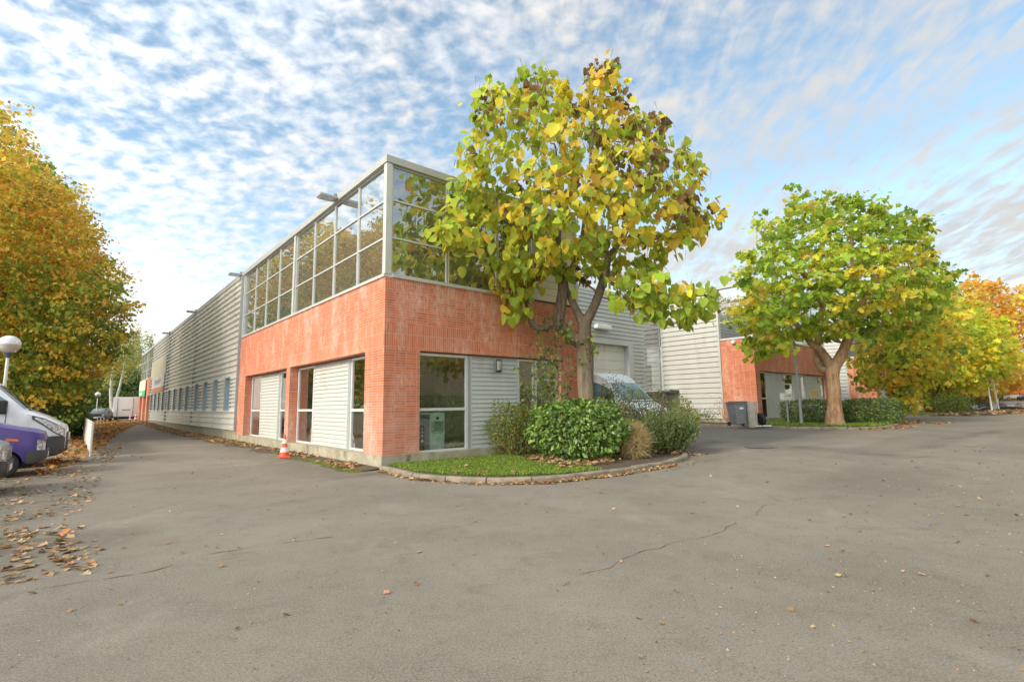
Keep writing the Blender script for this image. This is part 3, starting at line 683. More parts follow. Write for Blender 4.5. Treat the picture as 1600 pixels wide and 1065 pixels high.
# signs far along the side
s = bx('sign_board', 'sign_cream', None, (-.14, -.08, 41.2, 52.3, 4.72, 6.32)); s.location = Wp(0, 0); s.rotation_euler.z = TH
tag(s, 'large blank cream board high on the far metal bay', 'sign')
s2 = thing('sign_board', 'white company sign with faded lettering and orange lower strip, under the blank cream board', 'sign', Wp(-.10, 46.1, 3.2), TH)
bx('panel', 'sign_white', s2, (-.06, 0, -4.35, 4.35, .42, 1.50)); bx('strip', 'sign_orange', s2, (-.065, 0, -4.4, 4.4, .0, .42))
def text(name, body, parent, size, loc, rot, mat, ext=.006, sx=1.0, off=0.0):
    cu = bpy.data.curves.new(name, 'FONT'); cu.body = body; cu.size = size; cu.extrude = ext; cu.align_x = 'CENTER'; cu.align_y = 'CENTER'; cu.offset = off
    t = bpy.data.objects.new(name, cu); COL.objects.link(t); bpy.context.view_layer.update()
    me = bpy.data.meshes.new_from_object(t.evaluated_get(bpy.context.evaluated_depsgraph_get())); bpy.data.objects.remove(t)
    me.materials.clear(); me.materials.append(MATS[mat]); me.name = name
    o = bpy.data.objects.new(name, me); COL.objects.link(o); o.location = loc; o.rotation_euler = rot; o.scale = (sx, 1, 1)
    if parent: o.parent = parent
    return o
m = MB()
for k, (w, h) in enumerate(((.30, .34), (.34, .40), (.42, .22), (.30, .34), (.44, .26), (.34, .40), (.26, .5), (.36, .34))):      # the lettering is a grey blur at this distance
    y = 2.5 - k*.62; m.box(-.072, -.062, y-w, y+.02, .85, .85+h); m.box(-.072, -.062, y-w*.4, y+.1, .72, .80)
m.build('lettering', 'sign_letter', s2)
s3 = thing('sign_board', 'pale cream and green sign on the far orange tiled block', 'sign', Wp(-.10, 60.6, 3.1), TH)
bx('panel', 'sign_cream', s3, (-.06, 0, -3.4, 3.4, .62, 1.75)); bx('strip', 'sign_green', s3, (-.065, 0, -3.4, 3.4, 0, .62))
m = MB(); m.box(-.075, -.066, -.2, 2.6, .16, .42); m.build('lettering', 'sign_white', s3)

def wall_lamp(a, b, z, lab):
    t = thing('wall_lamp', lab, 'wall lamp', Wp(a, b, z), TH, 'bulkhead wall lamps')
    m = MB(); m.box(-.13, .13, -.10, 0, -.20, .20); m.build('base', 'dark_grey_plastic', t, bevel=.05)
    m = MB(); m.box(-.075, .075, -.14, -.08, -.14, .14); m.build('cover', 'bulkhead_glass', t, bevel=.05, smooth=1.0)
wall_lamp(3.66, -.10+.0, 2.72, 'oval bulkhead lamp on grey slats beside the glass door of the near building')
# house number by the near door
def number(body, a, b, z, side, lab, size=1.15, off=.012, zz=0):
    rot = (math.pi/2, 0, TH) if side == 'F' else (math.pi/2, 0, TH-math.pi/2)
    o = text('house_number', body, None, size, Wp(a, b, z), rot, 'digit_grey', .012, .85, off); tag(o, lab, 'house number'); return o
number('6', 7.02, -.02, 4.02, 'F', 'large pale digit 6 on orange tiles, half hidden behind the forked tree')

# things seen inside the ground floor
cb = thing('cabinet', 'mint green open cabinet inside the corner window', 'cabinet', Wp(1.95, .85, .30), TH)
bx('carcass', 'mint_panel', cb, (-.45, .45, .48, .50, 0, 1.05), (-.45, -.42, 0, .48, 0, 1.05), (.42, .45, 0, .48, 0, 1.05), (-.42, .42, 0, .48, 1.02, 1.05), (-.05, -.02, 0, .48, 0, 1.02))
bx('shelf', 'mint_panel', cb, (-.02, .42, .02, .46, .48, .50)); bx('front_panel', 'mint_panel', cb, (-.02, .42, -.005, .02, 0, .47)); bx('drawer_front', 'mint_panel', cb, (-.02, .42, -.005, .02, .80, 1.02))
k_ = MB(); k_.lathe([(0, 0), (.045, 0), (.045, .02), (0, .02)], (.2, -.028, .9), 12, axis='y'); k_.build('knob', 'black_plastic', cb)
pc = thing('computer_tower', 'black computer tower beside the mint cabinet behind the window', 'computer', Wp(1.42, .70, .30), TH)
bx('case', 'black_plastic', pc, (-.11, .22, 0, .5, 0, .72), bevel=.01)
k_ = MB()
for z_, r_ in ((.62, .02), (.52, .02), (.42, .02), (.28, .04)): k_.lathe([(0, 0), (r_, 0), (r_, .012), (0, .012)], (.14, -.014, z_), 12, axis='y')
k_.build('button', 'sign_white', pc)
bc = thing('board_stack', 'light wooden boards and crates leaning inside the left window', 'boards', Wp(.55, 6.5, .30), TH)
bx('board', 'wood', bc, (0, .05, -.5, .1, 0, .55), (0, .05, -.5, .1, .58, .8), (.06, .1, -.2, .35, 0, 1.15), (0, .05, .16, .3, 0, .5))
bx('crate', 'wood', bc, (.3, .7, -.4, .4, .0, .25), (.3, .7, -.4, .4, .28, .5), (.3, .7, -.4, .0, .53, .75))

# ---- the hall wall with the loading door between the two orange blocks -------
HB = 6.9
WH = thing('warehouse', 'pale metal clad warehouse wall set back between the two orange tiled blocks', 'warehouse', Wp(0, 0, 0), TH)
m = MB(); gx0, gx1, gzt = 13.6, 19.7, 5.05
ribs(m, 'F', 7.5, gx0-.3, .2, ZR-.25, .24, .06, (.62, .66, .93), org=(0, HB)); ribs(m, 'F', gx1+.45, 21.35, .2, gzt+.15, .24, .06, (.62, .66, .93), org=(0, HB))
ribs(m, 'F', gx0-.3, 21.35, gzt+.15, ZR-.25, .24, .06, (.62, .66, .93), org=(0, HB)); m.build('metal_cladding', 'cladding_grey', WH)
m = MB(); fb(m, 'F', gx0-.3, gx0, .2, gzt, -.35, .06, 0, (0, HB)); fb(m, 'F', gx1, gx1+.45, .2, gzt, -.35, .06, 0, (0, HB)); fb(m, 'F', gx0-.3, gx1+.45, gzt, gzt+.15, -.35, .06, 0, (0, HB)); m.build('door_surround', 'cladding_grey', WH)
m = MB(); z = .2
while z < gzt: m.box(gx0, gx1, HB+.30, HB+.34, z+.008, min(z+.56, gzt)-.008); z += .56
m.box(gx0, gx1, HB+.35, HB+.37, .2, gzt); m.build('loading_door', 'cladding', WH)
m = MB(); fb(m, 'F', 7.5, 23.4, ZR-.25, ZR, -.3, .05, 0, (0, HB)); m.build('coping', 'aluminium', WH)
window(WH, 'F', 21.40, 23.30, 2.35, ZR-.28, -.03, (0, HB), (2.75, 4.15, 5.05, 6.5), fw=.08, frame='cladding_light', glass='glass_door')
m = MB(); ribs(m, 'F', 21.4, 22.3, .2, 6.8, .24, .03, (.66, .74, .93), org=(0, HB+.9)); m.build('inner_cladding', 'cladding_grey', WH)
bx('inner_panel', 'slats_grey', WH, (22.35, 23.3, HB+.8, HB+.85, .2, 4.1)); bx('annexe_wall', 'concrete', WH, (21.4, 23.3, HB-.05, HB+.1, .1, 2.33))
bx('annexe_canopy', 'grey_post', WH, (21.0, 23.32, HB-1.1, HB-.05, 2.24, 2.33)); bx('canopy_edge', 'dark_grey_plastic', WH, (22.3, 23.30, HB-1.18, HB-1.1, 2.18, 2.36))
bx('roof', 'roofing', WH, (7.6, 44, HB+.4, 52, 7.9, 8.0)); bx('back_wall', 'inner_wall', WH, (7.5, 23.3, HB+1.1, HB+1.2, .2, 7.9))
t = thing('wall_light', 'long white bulkhead light on the metal wall above the loading door', 'wall light', Wp(17.0, HB-.06, 5.95), TH)
m = MB(); m.box(-.55, .75, -.30, .0, -.10, .16); m.build('housing', 'sign_white', t, bevel=.05); m = MB(); m.box(-.45, .65, -.27, -.04, -.13, -.102); m.build('diffuser', 'lamp_glass', t)

# ---- the second and third orange blocks --------------------------------------
def office_block(a0, b0, label, wl=2.0, ml=5.9, wf=11.6, detail=True, z=.28):
    r = thing('office_building', label, 'building', Wp(a0, b0, z), TH)
    m = MB(); brick_face(m, 'L', (0, 0), wl, [(0, wl)]); brick_face(m, 'F', (0, 0), wf, [(0, .6), (wf-.3, wf)], s_start=.3); m.build('brick_wall', ['brick', 'brick_upright'], r)
    m = MB(); m.box(-.03, .42, -.03, ml, -.4, ZP-.004); m.box(.42, wf+.02, -.03, .22, -.4, ZP-.006); m.build('plinth', 'plinth', r)
    items = [('win', .6, 1.62), ('slat', 1.66, 4.15), ('door', 4.2, 5.6), ('panel', 5.62, 6.85), ('win', 6.87, 7.6), ('slat', 7.7, 10.3), ('win', 10.35, wf-.3)]
    lower_face(r, 'F', (0, 0), wf, None, items, .12, 0, slat='slats_grey')
    upper_face(r, 'L', (0, 0), [.16, wl], (), glass='glass_upper'); n = 6; upper_face(r, 'F', (0, 0), list(np.linspace(.16, wf-.05, n+1)), (), s_start=.18, glass='glass_upper_front')
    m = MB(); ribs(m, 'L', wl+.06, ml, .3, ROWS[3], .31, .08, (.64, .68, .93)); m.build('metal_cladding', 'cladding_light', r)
    m = MB(); fb(m, 'L', wl-.04, wl+.06, .3, ROWS[3], -.02, .09); m.build('cladding_joint', 'aluminium', r); m = MB(); fb(m, 'L', ml, ml+.1, .3, ROWS[3], -.02, .09); m.build('cladding_joint', 'aluminium', r); bx('corner_post', 'aluminium', r, (-.02, .15, -.02, .15, ZG+.05, ROWS[3]))
    coping(r, 0, wf, 0, ml, sides='LFR')
    bx('roof', 'roofing', r, (.31, wf-.3, .31, ml, 8.02, 8.08)); bx('interior_wall', 'inner_wall', r, (3.6, 3.7, .5, ml, .3, 8), (.4, wf-.35, 3.2, 3.3, .3, 8), (.4, wf-.35, .45, 3.2, ZB+.1, ZB+.2), (wf-.35, wf-.3, .3, ml, .3, 8.0), (.4, wf-.35, .45, 3.2, .25, .3))
    return r
B5 = office_block(23.4, .9, 'second orange tiled block with number 5, behind the light green spreading tree')
number('5', 23.72, .88, 4.66, 'F', 'large pale digit 5 on the shaded corner of the second orange block')
wall_lamp(23.4+3.4, .9-.12, 2.98, 'bulkhead lamp on grey slats by the door of the second orange block')
wall_lamp(23.4+9.2, .9-.12, 2.98, 'bulkhead lamp right of the thin pole on the second orange block')
t = thing('camera_dome', 'small round white lamp on tiles under the upper window of the second block', 'lamp', Wp(23.33, 2.0, 5.05), TH)
m = MB(); m.lathe([(0, .0), (.13, 0), (.13, .05), (.09, .12), (0, .15)], (0, 0, 0), 16); o = m.build('cover', 'sign_white', t, smooth=.6); o.rotation_euler = (0, -math.pi/2, 0)
m = MB(); m.box(0, .06, -.08, .08, -.08, .08); m.build('base', 'grey_post', t)
B6 = office_block(45.4, .6, 'third orange tiled block, mostly hidden behind the tree crowns', wl=2.0, ml=10, wf=9.0)
B7 = office_block(71.0, .6, 'farthest orange tiled block showing pale wall beside a thick trunk', wl=2.0, ml=8, wf=8.0)
pl = MB(); pl.box(-.6, .6, -.5, .5, 0, 3.2); pl = pl.build('pillar', 'brick', None); pl.location = Wp(55.5, -1.2, .25); pl.rotation_euler.z = TH; tag(pl, 'dark orange tiled pillar standing before the third block', 'pillar')

# ------------------------------------------------------------------ trees
def grow(nodes, targets, fork, jitter=.12, bias=.35, rtip=.012, seg=3):
    """nodes: list of (pos, parent, radius or None). Each target joins the nearest earlier node; radii follow the load."""
    P = [np.array(n[0], float) for n in nodes]; par = [n[1] for n in nodes]; fixed = [n[2] for n in nodes]
    order = np.argsort([np.linalg.norm(t-fork) for t in targets]); ends = []
    for k in order:
        t = np.array(targets[k], float); A = np.array(P); df = np.linalg.norm(A-fork, axis=1); dt = np.linalg.norm(t-fork)
        d = np.linalg.norm(A-t, axis=1) + bias*df + np.where(df > dt*1.02, 1e3*0+2.0, 0)
        d[:START_NODE] += 1e6
        j = int(np.argmin(d)); a = P[j]; L = np.linalg.norm(t-a); prev = j
        for s in range(1, seg+1):
            f = s/seg; q = a+(t-a)*f + (RNG.normal(size=3)*jitter*L*.35*(1 if s < seg else 0)) + np.array([0, 0, -.10*L*math.sin(math.pi*f)])
            P.append(q); par.append(prev); fixed.append(None); prev = len(P)-1
        ends.append(prev)
    n = len(P); load = np.zeros(n); kids = [0]*n
    for i in range(n):
        if par[i] >= 0: kids[par[i]] += 1
    for i in range(n-1, -1, -1):
        if kids[i] == 0: load[i] = max(load[i], rtip**2.3)
        if par[i] >= 0: load[par[i]] += load[i]
    r = load**(1/2.3)
    for i in range(n):
        if fixed[i] is not None: r[i] = fixed[i]
        elif par[i] >= 0: r[i] = min(r[i], r[par[i]]*.88)
    return P, par, r, ends
def wood_mesh(name, P, par, r, mat, parent, sides_big=10, bump_=0.0, minr=0.0):
    m = MB(); kids = {}
    for i, p in enumerate(par): kids.setdefault(p, []).append(i)
    used = set()
    def chain(i):
        c = [par[i], i] if par[i] >= 0 else [i]; used.add(i)
        while True:
            ks = [k for k in kids.get(c[-1], []) if k not in used]
            if not ks: break
            k = max(ks, key=lambda q: r[q]); used.add(k); c.append(k)
        return c
    for i in range(len(P)):
        if i in used: continue
        c = chain(i)
        if len(c) < 2 or r[c[1]] < minr: continue
        path = [P[k] for k in c]; rr = [r[k] for k in c]
        if par[c[1]] == c[0] and len(c) > 1: rr[0] = min(rr[0], rr[1]*1.25)
        # round the chain off with a few in-between points
        pp, r2 = [], []
        for k in range(len(path)-1):
            p0, p1, p2, p3 = path[max(k-1, 0)], path[k], path[k+1], path[min(k+2, len(path)-1)]
            ns = 3 if max(rr) > .05 else 2
            for t in np.linspace(0, 1, ns, endpoint=False):
                pp.append(.5*((2*p1)+(-p0+p2)*t+(2*p0-5*p1+4*p2-p3)*t*t+(-p0+3*p1-3*p2+p3)*t**3)); r2.append((rr[k]*(1-t)+rr[k+1]*t)*(1+random.uniform(-.05, .05)))
        pp.append(path[-1]); r2.append(rr[-1]*.8)
        m.tube(pp, r2, sides_big if max(rr) > .12 else 6 if max(rr) > .03 else 4)
    return m.build(name, mat, parent, smooth=1.2)
START_NODE = 0
def poly_points(poly, Y0, thick, n, margin=0.0, hollow=.25, lumps=0.0, front=1.0):
    """points inside a rounded volume whose outline is given at distance Y0"""
    Q = np.array(poly, float); lo, hi = Q.min(0), Q.max(0); c = Q.mean(0); out = []
    xs = []; 
    while len(out) < n:
        p = lo + (hi-lo)*RNG.random((n*3, 2)); ok = inpoly(p[:, 0], p[:, 1], poly); p = p[ok]
        # distance to the outline drives the local depth of the crown
        A = Q; B = np.roll(Q, -1, 0); AB_ = B-A; L2 = (AB_**2).sum(1)
        t = np.clip(((p[:, None]-A[None])*AB_[None]).sum(2)/L2[None], 0, 1); dd = np.sqrt((((A[None]+t[..., None]*AB_[None])-p[:, None])**2).sum(2)).min(1)
        md = .42*min(hi-lo); h = np.sqrt(np.clip(1-(1-np.clip(dd/md, 0, 1))**2, 0, 1))
        u = RNG.random(len(p))*2-1; u = np.sign(u)*np.abs(u)**hollow
        keep = dd > margin
        w = at(p[:, 0], p[:, 1], Y0 + u*thick*h*np.where(u < 0, front, 1.0))
        # keep the outline when moved nearer or farther: scale towards the trunk line
        out += list(w[keep])
    return np.array(out[:n])
def crown_leaves(name, centers, per, spread, size, palette, mat, parent, kind, droop=.5, flat=.6, tonefn=None, jit=.2, reject=None, sizevar=.25, up=.5, outc=None):
    n = len(centers)*per; C = np.repeat(centers, per, 0) + rnd(n)*np.array([spread, spread, spread*flat])
    if outc is not None: d = C-outc; d = d/np.linalg.norm(d, axis=1, keepdims=True)
    else: d = np.zeros((n, 3))
    D = rnd(n)*.8 + d*.7 + np.array([0, 0, -droop]); Nn = rnd(n)*.55 + d*.5 + np.array([0, 0, up])
    ci = np.repeat(np.arange(len(centers)), per); w = np.array([p[1] for p in palette], float); w /= w.sum()
    base = RNG.choice(len(palette), len(centers), p=w); own = RNG.choice(len(palette), n, p=w)
    if tonefn is not None: base = tonefn(centers, base)
    idx = np.where(RNG.random(n) < .76, base[ci], own)
    cl = pick(palette, n, jit, idx); s = size*np.clip(1+rnd(n, 1)[:, 0]*sizevar, .45, 1.8)
    if reject is not None:
        k = ~reject(C); C, D, Nn, cl, s = C[k], D[k], Nn[k], cl[k], s[k]
    return leaf_mesh(name, C, D, Nn, s, cl, mat, parent, kind)
def move_to(root):
    """children were built in world coordinates: keep them in place under a root at the trunk base"""
    M = Matrix.Translation(root.location).inverted()
    for c in root.children:
        c.data.transform(M)

GRN = (.18, .32, .025); LIME = (.50, .56, .04); YEL = (.84, .64, .045); GOLD = (.80, .46, .04); BRN = (.19, .085, .038); OLV = (.18, .21, .03); ORG = (.52, .20, .02); DKG = (.045, .10, .015); RUST = (.34, .11, .03)

# 1. the forked tree in front of the near building
Y1 = 15.5
def A1(u, v, dy=0.0): return at(u, v, Y1+dy)
base1 = A1(916, 704); base1[2] = float(gz(base1[0], base1[1]))+.12
t1 = thing('catalpa_tree', 'forked tree with big drooping yellow green leaves before the near building', 'tree', tuple(base1))
nodes = [(base1+np.array([0, 0, -.1]), -1, .36), (base1+np.array([0, 0, .25]), 0, .30), (A1(917, 640), 1, .265), (A1(915, 600), 2, .25), (A1(914, 560), 3, .255), (A1(913, 538), 4, .27),   # 5 first fork
  (A1(893, 525, .1), 5, .20), (A1(873, 506, .2), 6, .20), (A1(862, 508, .2), 7, .12), (A1(845, 513, .1), 8, .105), (A1(832, 505, 0), 9, .095), (A1(826, 480, 0), 10, .085), (A1(818, 455, 0), 11, .06),
  (A1(876, 480, .2), 7, .175), (A1(879, 450, .2), 13, .155), (A1(876, 420, .3), 14, .13), (A1(872, 385, .3), 15, .10), (A1(874, 340, .3), 16, .07), (A1(872, 290, .3), 17, .05), (A1(868, 230, .3), 18, .03),
  (A1(914, 508, -.2), 5, .19), (A1(904, 492, -.1), 20, .14), (A1(893, 468, .2), 21, .11), (A1(884, 440, .6), 22, .08), (A1(905, 390, 1.0), 23, .07), (A1(915, 330, 1.0), 24, .05),
  (A1(922, 492, -.3), 20, .15), (A1(935, 462, -.5), 26, .135), (A1(944, 430, -.6), 27, .125), (A1(949, 400, -.6), 28, .10), (A1(935, 375, -.7), 29, .085), (A1(918, 350, -.8), 30, .07), (A1(920, 290, -.6), 31, .05), (A1(925, 220, -.5), 32, .035), (A1(938, 150, -.4), 33, .02),
  (A1(975, 370, -.8), 29, .065), (A1(1000, 310, -1.0), 35, .05), (A1(1020, 250, -1.0), 36, .03),
  (A1(965, 448, -.8), 28, .06), (A1(1000, 452, -1.2), 38, .045), (A1(1050, 462, -1.5), 39, .03), (A1(1100, 462, -1.8), 40, .018),
  (A1(1010, 380, -1.0), 35, .05), (A1(1060, 350, -1.0), 42, .03), (A1(1110, 335, -1.0), 43, .015),
  (A1(830, 370, .2), 16, .05), (A1(780, 340, .1), 45, .035), (A1(730, 345, 0), 46, .02), (A1(810, 290, .2), 45, .04), (A1(780, 210, .2), 48, .02)]
OUT1 = [(682, 352), (700, 330), (735, 322), (712, 300), (735, 272), (726, 215), (740, 190), (752, 150), (775, 128), (800, 150), (818, 120), (850, 106), (880, 130), (895, 160), (915, 165), (925, 112), (945, 92), (965, 120), (978, 150), (965, 185),
        (985, 195), (1003, 172), (1036, 188), (1042, 225), (1078, 235), (1098, 270), (1090, 300), (1127, 328), (1122, 352), (1085, 365), (1062, 378), (1045, 400), (1008, 418), (950, 425), (900, 435), (868, 425), (832, 432), (795, 425), (765, 412), (722, 390), (690, 372)]
OUT1B = [(955, 440), (1010, 425), (1045, 440), (1100, 452), (1132, 448), (1112, 490), (1060, 505), (1010, 485), (968, 478)]
OUT1C = [(778, 430), (835, 430), (832, 478), (806, 503), (790, 470)]
def in_house(C, m_=.15):
    a, b = AB(C[:, 0], C[:, 1]); return (b > -m_) & (a < 7.7) & (C[:, 2] < 8.6)
c1 = poly_points(OUT1, Y1-.5, 2.9, 620, 4, .6)
def before_facade(P):
    # the crown presses against the facade: what would stand inside the house grows in front of it
    P = P.copy(); a, b = AB(P[:, 0], P[:, 1]); a0, b0 = AB(0.0, 0.0)
    for i in np.where((b > -.35) & (a < 7.8))[0]: f = (-(.4+1.5*RNG.random())-b0)/(b[i]-b0); P[i] = np.array([0, 0, H]) + (P[i]-np.array([0, 0, H]))*f
    return P
c1 = before_facade(c1)
# thin the clumps so that the sky shows between them
def spaced(P, d):
    out = []
    for p in P:
        if all(np.linalg.norm(p-q) > d for q in out[-600:]): out.append(p)
    return np.array(out)
c1 = np.concatenate([spaced(c1, .60), at([905+(p[0]-905)*.945 for p in OUT1], [300+(p[1]-300)*.945 for p in OUT1], Y1-.5+RNG.normal(size=len(OUT1))*.6)]); c1 = before_facade(c1)
c1b = spaced(poly_points(OUT1B, Y1-1.6, .9, 60, 3), .35); c1c = spaced(poly_points(OUT1C, Y1-.3, .5, 20, 2), .3)
call = np.concatenate([c1, c1b, c1c]); START_NODE = 8
P_, pr_, r_, e_ = grow(nodes, call, np.array(A1(913, 530)), rtip=.0085, seg=3)
wood_mesh('trunk', P_, pr_, r_, 'bark', t1, 14)
fk1 = np.array(A1(905, 330))
def tone1(C, base):
    # older brown clusters at the tips on the right and the top, the left side greener
    x = C[:, 0]-fk1[0]; z = C[:, 2]-fk1[2]; r = RNG.random(len(C)); b = base.copy()
    b[(z > 2.2) & (x > -.2) & (r < .35)] = 4; b[(x > 1.5) & (z > -1) & (r < .18)] = 4; b[(x < -1.5) & (r < .35)] = 1; b[(z < -1.8) & (x > 0) & (r < .75)] = 0; b[(np.abs(x) < 1.6) & (np.abs(z) < 1.6) & (r > .55)] = 2; return b
pal1 = [((.34, .46, .035), 3.0), (LIME, 4.6), (YEL, 3.6), (GOLD, .7), (BRN, .35)]
crown_leaves('crown', call, 16, .20, .24, pal1, 'leaves', t1, 'heart', droop=1.5, flat=.85, tonefn=tone1, reject=in_house, up=.15, outc=fk1)
k_ = np.concatenate([c1[RNG.random(len(c1)) < .30], c1[c1[:, 2] > 8.5]]); n_ = len(k_)*7
pod = np.repeat(k_, 7, 0)+rnd(n_)*.22
leaf_mesh('seed_pods', pod, rnd(n_)*.25+np.array([0, 0, -1]), rnd(n_), .34+.1*RNG.random(n_), pick([(BRN, 1), ((.09, .05, .03), 1)], n_), 'dry_leaves', t1, 'needle')
k2 = call[RNG.random(len(call)) < .22]; n_ = len(k2)*9
dl_ = crown_leaves('dry_leaf_clusters', k2, 9, .17, .15, [(BRN, 2), ((.26, .11, .045), 1.4), ((.36, .19, .07), .8)], 'dry_leaves', t1, 'heart', droop=1.3, reject=in_house)
dl_['kind'] = 'stuff'
tw = MB()
for p in c1[(c1[:, 2] > 7.5)][:46]:
    for q in range(2):
        e = p + np.array([random.uniform(-.3, .3), random.uniform(-.3, .3), random.uniform(.25, .6)]); tw.tube([p, (p+e)/2+RNG.normal(size=3)*.05, e], [.008, .006, .003], 4)
tw.build('twigs', 'bark', t1)
# ivy shoots on the fork
iv = spaced(np.concatenate([poly_points([(866, 500), (890, 505), (895, 545), (870, 520)], Y1-.35, .1, 30), poly_points([(880, 535), (940, 520), (935, 570), (905, 575)], Y1-.3, .1, 14)]), .12)
crown_leaves('ivy', iv, 6, .07, .085, [(GRN, 2), (DKG, 2), (LIME, .8)], 'leaves', t1, 'lobed', droop=.4)
move_to(t1)

def make_tree(name, label, base_px, Y, outline, thick, nclump, space, per, spread, lsize, pal, mat='leaves', kind='heart', bark='bark', limbs=None, group=None, tone=None, droop=.5, rt=.01, tr=.3, fork=None, zoff=0.0, flat=.6, trunk_top=None, front=1.0, seg=3, reject=None, hollow=.45, extra=None, tufts=True):
    global START_NODE
    b = at(base_px[0], base_px[1], Y); b[2] = float(gz(b[0], b[1]))+zoff
    r = thing(name, label, 'tree', tuple(b), group=group)
    C = poly_points(outline, Y, thick, nclump, 0, hollow, front=front)
    if reject is not None: C = C[~reject(C)]
    C = C[C[:, 2] > b[2]+.6]; C = spaced(C, space)
    if tufts: tf = at([p[0] for p in outline], [p[1] for p in outline], Y+RNG.normal(size=len(outline))*thick*.25); C = np.concatenate([C, tf, tf+rnd(len(tf))*.35])
    top = at(*fork, Y) if fork else b + np.array([0, 0, 3.0])
    if limbs is None:
        nd = [(b-np.array([0, 0, .1]), -1, tr*1.35), (b+np.array([0, 0, .5]), 0, tr*1.02), (b+(top-b)*.55, 1, tr*.92), (top, 2, tr*.86)]; START_NODE = 3
        cm = C.mean(0)
        for q in range(5):
            an = q*2*math.pi/5+.4; e = top + (cm-top)*.55 + np.array([math.cos(an), math.sin(an), .3])*thick*.32
            nd.append((top+(e-top)*.5+RNG.normal(size=3)*.1, 3, tr*.5)); nd.append((e, len(nd)-1, tr*.34))
        nd.append((cm+np.array([0, 0, .2]), 3, tr*.4))
    else: nd, START_NODE = limbs(b)
    P, pr, rr, _ = grow(nd, C, top, rtip=rt, seg=seg)
    wood_mesh('trunk', P, pr, rr, bark, r, 12)
    crown_leaves('crown', C, per, spread, lsize, pal, mat, r, kind, droop=droop, tonefn=tone, outc=C.mean(0), flat=flat, reject=reject)
    if extra: extra(r, C)
    move_to(r); return r

# 2. the spreading green tree before the second block
Y2 = 24.6
OUT2 = [(1164, 398), (1196, 374), (1185, 352), (1232, 342), (1240, 322), (1262, 305), (1284, 318), (1292, 336), (1310, 314), (1340, 310), (1352, 330), (1378, 326), (1390, 346), (1418, 333), (1420, 358), (1446, 353), (1436, 385), (1470, 415), (1486, 430), (1478, 448), (1470, 470), (1455, 500), (1400, 520), (1350, 515), (1325, 522), (1296, 526),
        (1262, 518), (1225, 526), (1205, 542), (1180, 560), (1172, 530), (1155, 500), (1168, 470), (1160, 430)]
def A2(u, v, dy=0): return at(u, v, Y2+dy)
def limbs2(b):
    nd = [(b-np.array([0, 0, .1]), -1, .54), (b+np.array([0, 0, .3]), 0, .38), (A2(1304, 632), 1, .31), (A2(1302, 600), 2, .28), (A2(1301, 578), 3, .30),
          (A2(1293, 562, .2), 4, .22), (A2(1279, 545, .3), 5, .19), (A2(1268, 536, .4), 6, .16), (A2(1240, 500, .3), 7, .12), (A2(1215, 460, 0), 8, .08),
          (A2(1312, 560, -.2), 4, .25), (A2(1322, 538, -.3), 10, .22), (A2(1335, 500, -.4), 11, .17), (A2(1360, 450, -.5), 12, .12), (A2(1395, 400, -.4), 13, .08),
          (A2(1283, 575, .5), 4, .2), (A2(1277, 545, .8), 15, .17), (A2(1285, 480, .8), 16, .13), (A2(1300, 400, .5), 17, .09), (A2(1290, 345, .3), 18, .05), (A2(1330, 380, -.2), 12, .09), (A2(1330, 340, 0), 20, .05),
          (A2(1250, 420, -1.4), 17, .08), (A2(1400, 470, -1.8), 12, .08)]
    return nd, 7
def tone2(C, base):
    p = base.copy(); r = RNG.random(len(C)); c = at(1375, 400, Y2); d = np.linalg.norm((C-c)*np.array([1, .3, 1.2]), axis=1)
    p[(d < 2.0) & (r < .5)] = 2; p[(C[:, 2] > c[2]+.3) & (r < .35)] = 0; return p
def pods(r, C):
    k = C[(np.abs(C[:, 0]-at(1370, 400, Y2)[0]) < 2.6) & (RNG.random(len(C)) < .5)]; n = len(k)*7
    sp_ = leaf_mesh('seed_pods', np.repeat(k, 7, 0)+rnd(n)*.28, rnd(n)*.15+np.array([0, 0, -1]), rnd(n), .45+.1*RNG.random(n), pick([((.50, .30, .10), 1), ((.34, .22, .07), 1)], n), 'dry_leaves', r, 'needle'); sp_['kind'] = 'stuff'
make_tree('catalpa_tree', 'broad light green tree with pale orange trunk on the second lawn', (1305, 664), Y2, OUT2, 3.6, 1500, .62, 20, .22, .25,
          [((.30, .46, .035), 3.4), ((.50, .60, .045), 4.6), ((.82, .68, .05), 2.2), (GRN, 1.2), ((.68, .50, .08), .4)], kind='lobed', bark='bark_orange', limbs=limbs2, fork=(1301, 580), tone=tone2, droop=.45, flat=.42, zoff=.15, extra=pods, rt=.009)
# 3-7. the row along the right hand road
OUT3 = [(1345, 520), (1372, 470), (1400, 430), (1440, 440), (1470, 455), (1500, 490), (1505, 540), (1480, 590), (1440, 600), (1432, 632), (1418, 640), (1405, 615), (1380, 600), (1350, 600), (1335, 570)]
make_tree('catalpa_tree', 'green and golden tree whose low branches hang over the dark hedge', (1404, 652), 33, OUT3, 3.6, 520, .58, 17, .34, .28,
          [(LIME, 2.8), (YEL, 3.0), (GRN, 1.2), (GOLD, 1.6), (OLV, .4)], kind='lobed', bark='bark_dark', fork=(1400, 590), droop=.7, zoff=.15, tr=.26)
OUT4 = [(1405, 520), (1430, 480), (1470, 468), (1520, 478), (1560, 500), (1580, 535), (1582, 560), (1560, 580), (1530, 590), (1500, 606), (1470, 612), (1440, 606), (1415, 600), (1400, 560)]
make_tree('plane_tree', 'bright yellow green tree with a thick grey brown trunk beyond the driveway', (1467, 643), 47, OUT4, 5.5, 700, .72, 20, .42, .36,
          [((.88, .72, .04), 3.4), ((.56, .62, .04), 3.0), ((.30, .42, .03), 1.2), (GOLD, 1.0)], kind='lobed', fork=(1467, 605), tr=.42, zoff=.25, rt=.014)
